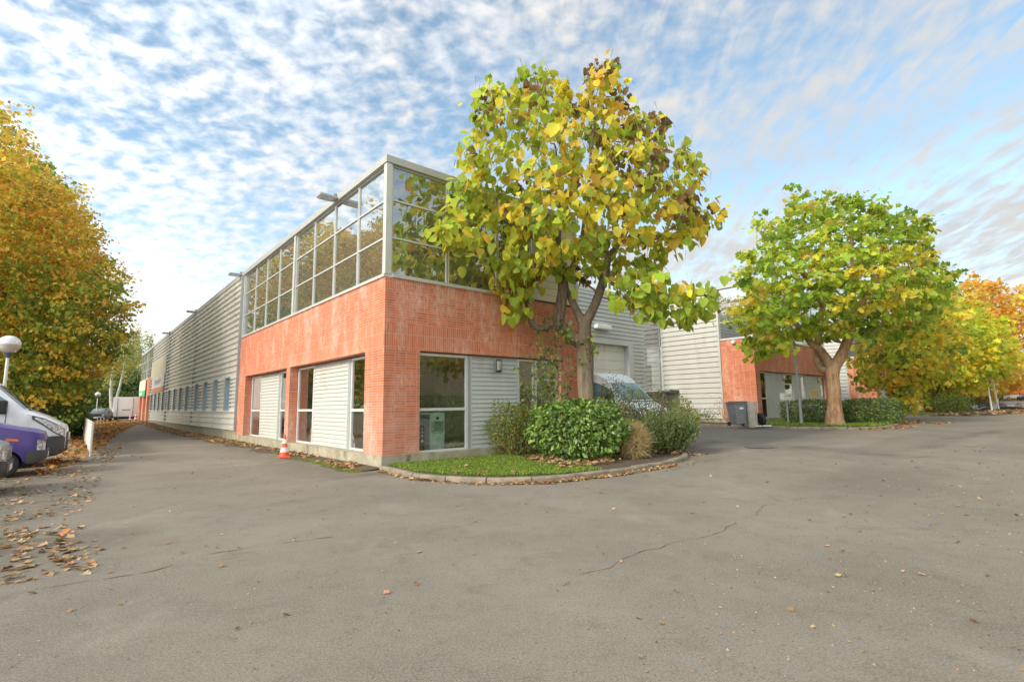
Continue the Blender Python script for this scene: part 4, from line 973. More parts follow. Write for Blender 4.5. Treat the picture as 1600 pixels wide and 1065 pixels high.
OUT5 = [(1470, 500), (1482, 460), (1510, 440), (1550, 448), (1572, 470), (1580, 500), (1575, 560), (1590, 600), (1560, 612), (1520, 612), (1485, 600), (1460, 560)]
make_tree('plane_tree', 'orange brown tree rising behind the yellow green one', (1503, 640), 62, OUT5, 6.5, 620, .9, 20, .55, .42,
          [((.84, .40, .05), 3.4), ((.78, .52, .06), 2.4), ((.62, .54, .07), 1.0), ((.5, .2, .04), .6)], kind='lobed', fork=(1503, 605), tr=.55, zoff=.25, rt=.016, tone=None)
OUT6 = [(1500, 560), (1530, 545), (1566, 555), (1590, 572), (1600, 586), (1572, 594), (1562, 604), (1548, 616), (1515, 612)]
make_tree('plane_tree', 'pale yellow low branched tree behind the two thin white posts', (1543, 646), 54, OUT6, 4.0, 260, .75, 16, .45, .36,
          [((.88, .64, .08), 3), ((.84, .50, .10), 2), ((.72, .62, .07), 1)], kind='lobed', fork=(1543, 606), tr=.30, zoff=.2, rt=.013)
OUT7 = [(1568, 500), (1580, 470), (1600, 452), (1680, 420), (1760, 470), (1760, 585), (1640, 585), (1600, 578), (1575, 560)]
make_tree('plane_tree', 'orange tree cut by the right edge of the picture', (1665, 650), 58, OUT7, 6, 420, .9, 18, .5, .4,
          [((.84, .42, .06), 3.4), ((.80, .54, .06), 2.2), ((.5, .2, .04), .6)], kind='lobed', fork=(1665, 600), tr=.4, zoff=.2, rt=.016)

# 8. the row of maples at the left
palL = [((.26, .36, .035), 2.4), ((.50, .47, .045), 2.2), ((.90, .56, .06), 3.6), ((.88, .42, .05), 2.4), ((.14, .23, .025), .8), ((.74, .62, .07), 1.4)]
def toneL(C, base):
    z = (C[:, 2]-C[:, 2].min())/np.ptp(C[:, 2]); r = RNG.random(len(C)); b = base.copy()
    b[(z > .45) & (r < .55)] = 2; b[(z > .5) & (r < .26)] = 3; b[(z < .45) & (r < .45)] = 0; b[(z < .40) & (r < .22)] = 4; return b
OUTL1 = [(-190, 330), (-150, 230), (-60, 215), (0, 262), (40, 258), (75, 262), (82, 285), (120, 300), (150, 330), (165, 360), (168, 395), (196, 412), (205, 425), (198, 445), (214, 470), (205, 495), (213, 520), (192, 545), (175, 570), (160, 600), (120, 620), (60, 622), (0, 615), (-80, 600), (-160, 560), (-200, 450)]
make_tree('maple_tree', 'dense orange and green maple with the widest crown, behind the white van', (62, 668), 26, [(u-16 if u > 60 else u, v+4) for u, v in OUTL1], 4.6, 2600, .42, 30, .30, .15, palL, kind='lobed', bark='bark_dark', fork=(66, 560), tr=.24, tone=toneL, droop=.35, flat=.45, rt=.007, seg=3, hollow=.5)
OUTL0 = [(-210, 420), (-190, 260), (-120, 170), (-60, 165), (-10, 178), (14, 172), (18, 205), (38, 215), (40, 240), (60, 262), (20, 300), (-40, 420), (-120, 520), (-190, 520)]
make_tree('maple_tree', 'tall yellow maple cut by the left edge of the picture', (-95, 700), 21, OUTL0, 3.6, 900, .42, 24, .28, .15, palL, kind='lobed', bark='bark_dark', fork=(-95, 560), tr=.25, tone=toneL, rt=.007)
# trees farther along the road: they close the view and stand in the window reflections
def ball_outline(cx, cy, rx, ry, n=16, wob=.12): return [(cx+rx*math.cos(2*math.pi*k/n)*(1+random.uniform(-wob, wob)), cy+ry*math.sin(2*math.pi*k/n)*(1+random.uniform(-wob, wob))) for k in range(n)]
for (a, b, hh, rr_, lab) in ((-9.5, 34, 17.5, 6.0, 'maple standing behind the widest maple along the left road'), (-10.0, 46, 17.5, 6.0, 'farthest maple of the left road row, before the birch')):
    p = G(a, b); cx_ = 800+F_PX*p.x/p.y; sc = F_PX/p.y; cyh = 640 - sc*(hh*.58-1.5)
    make_tree('maple_tree', lab, (cx_, 660), p.y, ball_outline(cx_, cyh, rr_*sc, (hh*.42)*sc), 5.2, 1100, .7, 26, .44, .24, palL, kind='lobed', bark='bark_dark', fork=(cx_, 640-sc*2.5), tr=.24, tone=toneL, rt=.01)
# birch with hanging shoots
YB = 66
bb_ = at(176, 655, YB); bb_[2] = float(gz(bb_[0], bb_[1])); bt = thing('birch_tree', 'birch with two leaning white trunks and hanging pale shoots beyond the white trailer', 'tree', tuple(bb_))
ends = poly_points([(150, 540), (180, 512), (215, 505), (240, 520), (236, 540), (205, 560), (170, 570)], YB, 3.5, 80, 0)
nd = [(bb_, -1, .24), (at(173, 610, YB), 0, .17), (at(178, 570, YB), 1, .12), (at(186, 530, YB), 2, .06), (at(178, 640, YB), 0, .17), (at(188, 600, YB), 4, .14), (at(197, 560, YB), 5, .09), (at(204, 525, YB), 6, .05)]
START_NODE = 2; P_, pr_, r_, _ = grow(nd, ends, np.array(at(188, 570, YB)), rtip=.012); wood_mesh('trunk', P_, pr_, r_, 'bark_birch', bt, 8)
hang = np.concatenate([e + np.array([0, 0, -1])*np.linspace(0, random.uniform(1.5, 5), 24)[:, None] + rnd(24)*.09 for e in ends])
crown_leaves('crown', hang, 5, .14, .19, [((.36, .38, .10), 2), ((.22, .28, .06), 2), ((.50, .42, .08), 1)], 'leaves', bt, 'oval', droop=1); move_to(bt)

# ------------------------------------------------------------------ shrubs and hedges
def shrub(name, label, c, rad, n, lsize, pal, kind='oval', mat='leaves', cat='shrub', rz=0.0, boxy=2.0, shell=.35, stems=8, droop=.0, lump=.18, group=None, stem_mat='bark', fill=.4, seedr=0, upn=.4, sizev=.25, clip=None):
    x, y, z = c; t = thing(name, label, cat, (x, y, z), rz, group)
    u = rnd(n); u /= np.linalg.norm(u, axis=1, keepdims=True)
    # superellipsoid radius for clipped hedges (boxy > 2)
    k = (np.abs(u)**boxy).sum(1)**(-1/boxy)
    ph = RNG.random(6)*6.28; lm = 1 + lump*(np.sin(u[:, 0]*4+ph[0])*np.sin(u[:, 1]*5+ph[1]) + .6*np.sin(u[:, 2]*7+ph[2]+u[:, 0]*3) + .5*np.sin(u[:, 1]*9+ph[3]+u[:, 2]*4))
    inner = RNG.random(n) < fill; rr = k*lm*np.where(inner, RNG.random(n)**.5*.9, 1-np.abs(RNG.normal(size=n))*shell*.35)
    Pn = u*rr[:, None]*np.array(rad) + np.array([0, 0, rad[2]*.94]); ok = Pn[:, 2] > .02
    if clip is not None: ok &= clip(Pn)
    D = rnd(n)*.7 + u*.6 + np.array([0, 0, -droop]); N_ = rnd(n)*.5 + u*.8 + np.array([0, 0, upn])
    leaf_mesh('foliage', Pn[ok], D[ok], N_[ok], (lsize*np.clip(1+rnd(n, 1)[:, 0]*sizev, .5, 1.7))[ok], pick(pal, n)[ok], mat, t, kind)
    if stems:
        m = MB()
        for s in range(stems):
            an = random.uniform(0, 6.28); q = random.uniform(.3, .9); e = (rad[0]*q*math.cos(an), rad[1]*q*math.sin(an), rad[2]*random.uniform(.8, 1.7)); b0 = (e[0]*.25, e[1]*.25, -.02)
            m.tube([b0, (e[0]*.55+random.uniform(-.05, .05), e[1]*.55, e[2]*.5), e], [.022, .015, .006], 5)
        m.build('stems', stem_mat, t)
    return t
LAUR = [((.10, .22, .03), 3), ((.15, .30, .035), 3), ((.055, .13, .02), 2.4), ((.26, .38, .06), .8)]
def P1(u, v, Y, dz=.12): p = at(u, v, Y); return (p[0], p[1], float(gz(p[0], p[1]))+dz)
shrub('laurel_shrub', 'big rounded laurel with glossy bright green leaves at the foot of the forked tree', P1(905, 716, 13.95), (1.34, .95, .80), 8200, .115, LAUR, mat='glossy_leaves', boxy=2.6, lump=.07, droop=.5, stems=10, fill=.3)
shrub('leafy_shrub', 'thin leaved brownish green shrub between the grey slats and the laurel', P1(806, 705, 14.9), (.85, .70, .80), 5200, .066, [((.13, .22, .03), 3), ((.20, .26, .04), 2), ((.30, .12, .04), .9), ((.30, .34, .06), 1)], boxy=2.2, lump=.16, stems=26, fill=.55)
shrub('dry_shrub', 'dry tan ball shaped shrub right of the laurel', P1(988, 714, 13.9), (.41, .38, .45), 6000, .24, [((.42, .30, .15), 3), ((.50, .37, .19), 2), ((.32, .22, .10), 1.2), ((.28, .26, .08), .6)], kind='needle', mat='dry_leaves', lump=.05, stems=14, fill=.5, boxy=2.2)
# rosemary: upright shoots set with needles
def rosemary():
    x, y, z = P1(1046, 706, 15.1); t = thing('rosemary_bush', 'upright grey green needle leaved bush at the rounded end of the kerbed bed', 'bush', (x, y, z)); C_, D_, S_ = [], [], []
    m = MB()
    for s in range(270):
        an = random.uniform(0, 6.28); q = math.sqrt(random.random()); bx_, by_ = .38*q*math.cos(an), .34*q*math.sin(an); h = random.uniform(.62, 1.28)*(1-.25*q*q)
        lean = np.array([bx_*1.35+random.uniform(-.1, .1), by_*1.35+random.uniform(-.1, .1), h]); b0 = np.array([bx_, by_, 0.0])
        k = np.linspace(.12, 1, 30)[:, None]; pts = b0+lean*k + np.array([0, 0, 0]); C_.append(np.repeat(pts, 3, 0)); D_.append(rnd(90)*.55+lean/np.linalg.norm(lean)*.9)
        if s % 4 == 0: m.tube([b0, b0+lean*.9], [.008, .003], 4)
    C_, D_ = np.concatenate(C_), np.concatenate(D_); n = len(C_)
    h_ = leaf_mesh('foliage', C_, D_, rnd(n), .05+.02*RNG.random(n), pick([((.17, .25, .09), 3), ((.26, .34, .15), 2), ((.10, .16, .05), 1.6), ((.34, .38, .16), .8)], n), 'leaves', t, 'oval'); m.build('stems', 'bark', t)
rosemary()
shrub('flowering_shrub', 'loose straggly shrub of small dark leaves in front of the van door', P1(962, 700, 15.9), (.80, .7, 1.12), 3800, .065, [((.09, .17, .03), 3), ((.16, .24, .05), 2), ((.24, .16, .07), 1)], lump=.2, stems=26, fill=.6, shell=.8)
shrub('flowering_shrub', 'airy bare stemmed shrub with sparse leaves in front of the van bonnet', P1(1022, 698, 16.1), (1.15, .6, 1.02), 3000, .062, [((.10, .18, .04), 3), ((.17, .20, .09), 2), ((.26, .17, .09), 1.2)], lump=.25, stems=34, fill=.7, shell=1.0)
shrub('yellow_shrub', 'small yellow green shrub just above the dry ball shrub', P1(1000, 706, 15.25), (.42, .4, .50), 900, .075, [((.36, .42, .04), 3), ((.20, .30, .03), 2), ((.45, .22, .04), 1)], lump=.15, stems=8)
shrub('yellow_shrub', 'pale yellow green shrub showing above the right end of the rosemary', P1(1068, 700, 17.2), (.55, .4, .80), 1500, .08, [((.40, .40, .06), 3), ((.22, .28, .05), 2)], lump=.15, stems=8)
shrub('red_leaf_shrub', 'low rusty red shrub wedged between dry ball shrub and rosemary', P1(1015, 712, 15.1), (.34, .3, .36), 700, .06, [((.28, .13, .04), 2), ((.16, .20, .04), 2), ((.34, .22, .06), 1)], lump=.15, stems=8)
# tall climbing shoots by the facade
cs = thing('climbing_shrub', 'tall thin shrub with sparse round leaves climbing beside the glass door', 'shrub', P1(862, 690, 15.75)); m = MB(); lv = []
cb_ = np.array(P1(862, 690, 15.75)); cb_[2] += .05
for (u, v) in ((808, 575), (822, 540), (835, 510), (850, 488), (862, 500), (840, 560), (858, 545), (875, 560), (852, 600), (888, 600), (826, 600), (870, 530), (845, 530), (895, 570)):
    e = at(u, v, 15.6+random.uniform(-.25, .2)); mid = (cb_+e)/2 + np.array([random.uniform(-.1, .1), 0, random.uniform(0, .15)]); m.tube([cb_, mid, e], [.016, .010, .004], 5)
    k = np.linspace(.45, 1, 16)[:, None]; lv.append(cb_*(1-k)**2+2*mid*k*(1-k)+e*k*k)
m.build('stems', 'bark', cs); lv = np.concatenate(lv); crown_leaves('foliage', lv, 3, .085, .088, [((.08, .17, .025), 3), ((.20, .32, .04), 2), ((.34, .36, .05), .7)], 'leaves', cs, 'heart', droop=.6, reject=lambda C: in_house(C, .05)); move_to(cs)

HEDG = [((.085, .17, .028), 3), ((.13, .24, .04), 3), ((.05, .11, .02), 2), ((.22, .30, .07), 1)]
def hedge_ab(label, a, b, la, lb, h, n, ls, pal=HEDG, dz=.12, **kw):
    p = G(a, b, dz); return shrub('hedge', label, tuple(p), (la/2, lb/2, h/2), n, ls, pal, mat='glossy_leaves', cat='hedge', rz=TH, boxy=7, lump=.035, stems=0, fill=.25, **kw)
hedge_ab('clipped hedge left of the pale orange trunk, before the second block door', 24.6, -1.5, 1.6, 3.0, 1.22, 5200, .10)
hedge_ab('clipped hedge right of the pale orange trunk', 25.2, -4.05, 1.7, 2.4, 1.25, 5200, .10)
hedge_ab('dark clipped hedge at the far corner of the second lawn', 27.0, -3.3, 1.3, 2.2, 1.15, 3600, .09, [((.055, .13, .025), 3), ((.09, .17, .03), 2)])
shrub('low_shrub', 'low green ground shrub at the foot of the light metal wall', tuple(G(21.9, 4.4, .1)), (.5, 1.9, .42), 2200, .07, HEDG, rz=TH, stems=0, lump=.25)
vs_ = thing('bare_vine', 'bare twisted vine climbing the orange tiles behind the grey bin', 'vine', Wp(23.2, 2.6, .4), TH); m = MB()
for q in range(9):
    y0 = random.uniform(-.1, .1); pth = [(-.02, y0, 0)]; 
    for s in range(6): pth.append((-.06-random.random()*.05, pth[-1][1]+random.uniform(-.35, .28), pth[-1][2]+random.uniform(.12, .34)))
    m.tube(pth, [.022, .018, .015, .012, .01, .007, .004], 5)
m.build('stems', 'bark_orange', vs_)
crown_leaves('foliage', np.array([(-.12, random.uniform(-1.1, 1), random.uniform(.3, 1.9)) for _ in range(40)]), 4, .1, .06, [((.26, .16, .05), 2), ((.20, .22, .05), 1)], 'dry_leaves', vs_, 'oval')
# right hand verge
for (u, v, Y, rad, n, ls, pal, lab) in ((1448, 640, 44, (1.4, 1, .9), 1500, .12, [((.15, .08, .04), 2), ((.10, .15, .03), 2)], 'russet shrub left of the thick grey brown trunk'),
        (1487, 640, 42, (1.5, 1, .85), 1900, .12, [((.16, .27, .03), 3), ((.30, .34, .05), 1.5), ((.12, .10, .04), 1)], 'bright green mounded shrub right of the thick grey brown trunk'),
        (1483, 633, 52, (2.2, 1.2, 1.3), 1500, .14, [((.16, .09, .04), 2), ((.10, .15, .03), 2)], 'reddish brown shrub behind the bright green mound'),
        (1500, 641, 43.5, (.8, .8, .8), 1100, .10, [((.08, .13, .06), 3), ((.16, .20, .12), 1)], 'blue green shrub nearest the road at the verge end'),
        (1515, 634, 55, (2.6, 1.4, 1.15), 1600, .14, [((.26, .20, .07), 2), ((.16, .20, .05), 2)], 'tan and green mounded shrub behind the dark scooter')):
    shrub('verge_shrub', lab, P1(u, v, Y, .1), rad, n, ls, pal, lump=.2, stems=5)
# left hand planting behind the vans
for (u, Y, rad, n, ls, pal, lab) in ((94, 31, (1.5, 1.2, 1.0), 9000, .15, [((.22, .34, .04), 3), ((.12, .22, .03), 2), ((.36, .40, .07), 1)], 'light green bush beyond the van bonnet'),
        (20, 27, (3.4, 1.6, 2.6), 10000, .19, [((.08, .16, .025), 3), ((.16, .24, .04), 2)], 'dark green bush behind the white van windscreen'),
        (10, 36, (4.6, 2, 2.6), 11000, .22, [((.07, .14, .02), 3), ((.14, .20, .04), 2), ((.34, .30, .05), .6)], 'tall dark green bush far left behind the lamp post'),
        (120, 74, (7.0, 2.4, 2.6), 9000, .34, [((.07, .13, .02), 3), ((.12, .18, .03), 2)], 'dark bushes above the two far parked cars'),
        (185, 78, (4.5, 2.4, 3.2), 8000, .36, [((.05, .10, .02), 3), ((.08, .14, .03), 2)], 'dark evergreen bush directly behind the white trailer'),
        (214, 80, (3.0, 2.6, 4.0), 7000, .36, [((.05, .12, .02), 3), ((.09, .17, .03), 2)], 'dark evergreen between trailer and far building corner'),
        (112, 80, (9, 2.4, 5.6), 11000, .42, [((.08, .14, .02), 3), ((.24, .26, .04), 1), ((.12, .18, .03), 2)], 'far tall hedge closing the view at the left')):
    shrub('bush', lab, P1(u, 650, Y, 0), rad, n, ls, pal, lump=.14, stems=0, boxy=2.5)

# ------------------------------------------------------------------ grass and fallen leaves
def scatter(poly_xy, n):
    Q = np.array(poly_xy); lo, hi = Q.min(0), Q.max(0); out = np.zeros((0, 2))
    while len(out) < n:
        p = lo+(hi-lo)*RNG.random((n*2, 2)); out = np.concatenate([out, p[inpoly(p[:, 0], p[:, 1], poly_xy)]])
    return out[:n]
def grass(poly_ab, n, hgt, lab, dz=.09, dens=None, pal=None):
    xy = scatter([tuple(Wp(*q)[:2]) for q in poly_ab], n)
    if dens is not None: xy = xy[dens(xy)]
    n = len(xy); z = gz(xy[:, 0], xy[:, 1])+dz; C = np.column_stack([xy, z])
    o = leaf_mesh('grass', C, rnd(n)*.5+np.array([0, 0, 1.0]), rnd(n), hgt*(.5+RNG.random(n)), pick(pal or [((.18, .33, .03), 3), ((.28, .42, .04), 3), ((.10, .19, .02), 2), ((.38, .38, .10), 1)], n), 'leaves', None, 'oval'); tag(o, kind='stuff')
grass([(.12, -.15), (.0, -1.6), (.25, -2.6), (.85, -3.6), (1.9, -4.25), (3.1, -4.48), (3.5, -3.4), (3.2, -2.2), (4.0, -1.5), (5.0, -.6), (6.5, -.1), (.3, -.06)], 60000, .046, 'lawn', dens=lambda xy: (np.sin(xy[:, 0]*3.1+xy[:, 1]*1.7)*np.sin(xy[:, 1]*4.3-xy[:, 0])+.5*np.sin(xy[:, 0]*9+xy[:, 1]*7)+RNG.normal(size=len(xy))*.55) > -.75)
grass([(20.6, -4.3), (21.8, -5.0), (24.2, -5.1), (26.0, -4.8), (25.8, -4.2), (23.8, -3.2), (23.4, -.6), (29, -.2), (29, .7), (23.4, .7), (21.0, .4), (20.2, -1.5)], 26000, .075, 'lawn')
grass([(44.2, -1), (44.4, -3), (45.8, -5), (52, -5.9), (60, -6.2), (60, -3), (50, -1.5)], 9000, .10, 'lawn', pal=[((.28, .34, .04), 3), ((.40, .34, .06), 2), ((.18, .26, .03), 2)])
dn = lambda xy: (np.sin(xy[:, 0]*2.1+xy[:, 1]*1.3)+np.sin(xy[:, 0]*5.3-xy[:, 1]*3.1)*.7 + RNG.normal(size=len(xy))*.5) > .2
grass([(-.9, -.1), (-.75, 3), (-.7, 8), (-.8, 16), (-.45, 16), (-.4, 3), (-.1, -.1)], 15000, .022, 'moss', dz=.008, dens=dn, pal=[((.20, .33, .02), 3), ((.30, .40, .03), 2), ((.14, .20, .03), 2)])
FALL = [((.40, .21, .115), 3), ((.48, .29, .175), 2.4), ((.24, .115, .06), 2.4), ((.42, .29, .15), 1.2), ((.42, .17, .06), .8)]
def litter(poly, n, size, dz=.012, ab=True, dens=None, pal=FALL, curl=.5, pile=0.0):
    xy = scatter([tuple(Wp(*q)[:2]) for q in poly] if ab else poly, n)
    if dens is not None: xy = xy[dens(xy)]
    n = len(xy); C = np.column_stack([xy, gz(xy[:, 0], xy[:, 1])+dz+RNG.random(n)*pile])
    return C, rnd(n)*np.array([1, 1, .18]), rnd(n)*np.array([curl, curl, .1])+np.array([0, 0, 1]), size*(.55+.8*RNG.random(n)), pick(pal, n, .25)
def clumpy(sc, th, seed=0):
    ph = np.random.default_rng(seed).random(8)*6.28
    return lambda xy: (np.sin(xy[:, 0]*sc+ph[0]+1.3*np.sin(xy[:, 1]*sc*.7+ph[1]))*np.sin(xy[:, 1]*sc*1.1+ph[2]) + .6*np.sin(xy[:, 0]*sc*2.7+ph[3])*np.sin(xy[:, 1]*sc*2.3+ph[4]) + RNG.normal(size=len(xy))*.35) > th
def gpp(L): return [tuple(gp(u, v)[:2]) for u, v in L]
Ls = [litter(gpp([(0, 800), (400, 720), (900, 770), (1100, 740), (1600, 680), (1600, 1060), (0, 1060)]), 2200, .014, .006, ab=False, pal=[((.36, .28, .19), 3), ((.26, .18, .11), 2), ((.12, .09, .06), 2)]), litter(gpp([(1100, 780), (1600, 730), (1600, 1060), (1000, 1060)]), 1100, .017, .006, ab=False, dens=clumpy(.8, .1, 31), pal=[((.38, .28, .19), 3), ((.34, .22, .12), 2)]), litter([(-.75, .2), (-.6, 4), (-.55, 9), (-.9, 16), (-1.1, 30), (-1.2, 64), (-.02, 64), (-.02, 16), (-.05, 1)], 12500, .10, .02, pile=.05, dens=clumpy(1.1, -.35, 3)),
      litter([(-.35, -.4), (-.45, -2.2), (.1, -3.7), (1.2, -4.7), (3.2, -4.98), (5.4, -4.92), (5.4, -4.75), (3.2, -4.8), (1.3, -4.5), (.1, -3.4), (-.3, -2.1), (-.2, -.3)], 1300, .075, .012, pile=.02, dens=clumpy(1.7, .0, 4)),
      litter([(5.4, -5.2), (8.2, -4.3), (9.2, -2.2), (8.45, -2.2), (7.4, -4.05), (5.4, -4.72)], 170, .10, dens=clumpy(1.7, .1, 5)),
      litter([(2.4, -3.9), (7.6, -4.0), (8.2, -2.4), (7.8, -.2), (4.2, -.3), (3.2, -2)], 2600, .10, .13, pile=.03, dens=clumpy(1.4, -.1, 6)),
      litter([(.2, -.5), (.4, -3), (2, -4.2), (3.5, -4.2), (5, -.5)], 40, .09, .13),
      litter(gpp([(0, 735), (60, 735), (135, 700), (200, 690), (150, 760), (140, 830), (190, 905), (120, 920), (0, 940)]), 1700, .07, ab=False, dens=clumpy(2.2, .0, 7), curl=.35),
      litter(gpp([(0, 760), (40, 780), (100, 830), (150, 890), (60, 905), (0, 915)]), 260, .08, ab=False, dens=clumpy(1.2, .0, 17), curl=.35),
      litter(gpp([(40, 700), (105, 662), (150, 655), (195, 657), (215, 662), (180, 680), (165, 695), (120, 720), (60, 745)]), 9000, .15, ab=False, dens=clumpy(.8, -.6, 8), pile=.02, pal=[((.46, .19, .05), 3), ((.50, .26, .08), 2), ((.34, .12, .04), 2)]),
      litter(gpp([(100, 720), (150, 700), (420, 700), (600, 760), (900, 770), (1000, 900), (600, 1060), (100, 1060), (0, 950), (200, 900)]), 130, .045, ab=False),
      litter(gpp([(900, 760), (1200, 720), (1590, 690), (1590, 1000), (1000, 1060)]), 200, .045, ab=False, dens=clumpy(.5, -.2, 9)),
      litter([(20.0, -5.0), (21.5, -5.9), (24.5, -6.0), (27.5, -5.2), (30, -3), (30, -.5), (28.6, -.5), (28.2, -2.8), (26.3, -5.0), (24.2, -5.4), (21.6, -5.4), (20.0, -4.6)], 2600, .12, dens=clumpy(1.2, -.1, 10)),
      litter([(26.5, -6.2), (31, -6.5), (33, -3.5), (31, -1.0), (28.6, -2.0), (27.5, -4.4)], 1700, .14, dens=clumpy(.9, .0, 11)),
      litter([(43.0, -3.0), (45, -6.0), (52, -7.0), (64, -7.6), (76, -8), (76, -4), (60, -5), (50, -4.6), (45, -4)], 6500, .20, .14, dens=clumpy(.7, -.2, 12), pile=.03),
      litter([(50, -8.4), (64, -8.2), (76, -8), (76, -6.8), (62, -6.8), (50, -6.5)], 1600, .18, .012, dens=clumpy(.7, 0, 13))]
C_, D_, N_, S_, T_ = [np.concatenate([l[i] for l in Ls]) for i in range(5)]
o = leaf_mesh('fallen_leaves', C_, D_, N_, S_, T_, 'dry_leaves', None, 'lobed', cup=.3); tag(o, kind='stuff')

# ------------------------------------------------------------------ vehicles
class Body:
    """a car body lofted from stations (x, z bottom, z belt, z top, half widths bottom, belt, top); nose at x = 0"""
    def __init__(s, st): s.st = sorted([tuple(q) for q in st], key=lambda q: -q[0]); s.xs = [q[0] for q in s.st]
    def par(s, x):
        st = s.st; x = max(min(x, st[0][0]), st[-1][0])
        for a, b in zip(st[:-1], st[1:]):
            if b[0] <= x <= a[0]:
                f = (a[0]-x)/(a[0]-b[0]+1e-9); return [a[i]*(1-f)+b[i]*f for i in range(7)]
    def ring(s, x):
        _, zb, zm, zt, wb, wm, wt = s.par(x); d = zt-zm; r = min(.07, d*.4)
        return [(0, zb), (wb*.86, zb), (wb, zb+.07), (max(wb, wm)*1.012, zb+(zm-zb)*.55), (wm, zm), (wt+(wm-wt)*.12, zt-r), (wt*.90, zt-r*.32), (wt*.5, zt-r*.06), (0, zt)]
    def S(s, x, t, side=1):
        r = s.ring(x); i = min(int(t), len(r)-2); f = t-i; return Vector((x, side*(r[i][0]*(1-f)+r[i+1][0]*f), r[i][1]*(1-f)+r[i+1][1]*f))
    def nrm(s, x, t, side=1):
        e = .02; x0 = max(min(x, s.xs[0]-e), s.xs[-1]+e); t0 = max(min(t, 8-e), e)
        a = s.S(x0+e, t0, side)-s.S(x0-e, t0, side); b = s.S(x0, t0+e, side)-s.S(x0, t0-e, side); n = a.cross(b)*side
        n = n.normalized(); c = Vector((x, 0, .9)); return n if n.dot(s.S(x, t, side)-c) > 0 else -n
    def body(s, name, mat, parent, wheels=(), wr=.3, dx=.09):
        xs = []
        for a, b in zip(s.xs[:-1], s.xs[1:]):
            n = max(1, int((a-b)/dx)); xs += [a+(b-a)*k/n for k in range(n)]
        xs.append(s.xs[-1]); ts = [0, 1, 2, 2.5, 3, 3.5, 4, 4.5, 5, 5.5, 6, 6.5, 7, 7.5, 8]
        m = MB(); rings = []
        for x in xs: rings.append([s.S(x, t, 1) for t in ts] + [s.S(x, t, -1) for t in ts[-2:0:-1]])
        for a, b in zip(rings[:-1], rings[1:]):
            n = len(a)
            for k in range(n): k2 = (k+1) % n; m.face([a[k], b[k], b[k2], a[k2]])
        m.face(rings[0]); m.face(rings[-1][::-1])
        o = m.build(name, mat, None, smooth=.75)
        if wheels:
            cut = MB()
            for wx in wheels:
                for sd in (1, -1):
                    w = s.par(wx)[4]; y0, y1 = sd*(w-.30), sd*(w+.3)
                    n = 28; c0 = [(wx+wr*1.17*math.cos(2*math.pi*k/n), y0, wr+wr*1.17*math.sin(2*math.pi*k/n)) for k in range(n)]; c1 = [(p[0], y1, p[2]) for p in c0]
                    for k in range(n): cut.face([c0[k], c0[(k+1) % n], c1[(k+1) % n], c1[k]])
                    cut.face(c0); cut.face(c1)
            co = cut.build('cut', 'rubber', None, weld=True); md = o.modifiers.new('b', 'BOOLEAN'); md.operation = 'DIFFERENCE'; md.object = co; md.solver = 'EXACT'; md.material_mode = 'INDEX' if hasattr(md, 'material_mode') else md.material_mode
            bpy.context.view_layer.update(); me = bpy.data.meshes.new_from_object(o.evaluated_get(bpy.context.evaluated_depsgraph_get()))
            o.modifiers.clear(); o.data = me; bpy.data.objects.remove(co)
            me.materials.clear(); me.materials.append(MATS[mat]); me.materials.append(MATS['rubber'])
            for p in me.polygons:
                c = p.center
                for wx in wheels:
                    if math.hypot(c.x-wx, c.z-wr) < wr*1.165 and abs(c.y) < s.par(wx)[4]-.02: p.material_index = 1
        o.parent = parent; return o
    def patch(s, name, mat, parent, x0, x1, t0, t1, off=.012, sides=(1,), nx=10, nt=6, shape=None):
        for sd in sides:
            m = MB(); g = []
            for i in range(nx+1):
                row = []
                for j in range(nt+1):
                    x = x0+(x1-x0)*i/nx; f = j/nt; ta, tb = t0, t1
                    if shape: ta, tb = shape(i/nx, t0, t1)
                    t = ta+(tb-ta)*f; q = s.S(x, t, sd); n = s.nrm(x, t, sd); row.append((q+n*off, q-n*.01))
                g.append(row)
            for i in range(nx):
                for j in range(nt): m.face([g[i][j][0], g[i+1][j][0], g[i+1][j+1][0], g[i][j+1][0]])
            for i in range(nx):
                for j in (0, nt): m.face([g[i][j][0], g[i+1][j][0], g[i+1][j][1], g[i][j][1]])
            for j in range(nt):
                for i in (0, nx): m.face([g[i][j][0], g[i][j+1][0], g[i][j+1][1], g[i][j][1]])
            m.build(name, mat, parent, smooth=.6)
    def screen(s, name, mat, parent, x0, x1, t0=5.3, off=.008, nx=8, nu=14, inset=.0):
        m = MB(); g = []
        for i in range(nx+1):
            row = []
            for j in range(nu+1):
                u = -1+2*j/nu; sd = 1 if u >= 0 else -1; t = 8-(8-t0)*abs(u); x = x0+(x1-x0)*i/nx; row.append(s.S(x, t, sd)+s.nrm(x, min(t, 7.9), sd)*off)
            g.append(row)
        for i in range(nx):
            for j in range(nu): m.face([g[i][j], g[i+1][j], g[i+1][j+1], g[i][j+1]])
        return m.build(name, mat, parent, smooth=1.2)
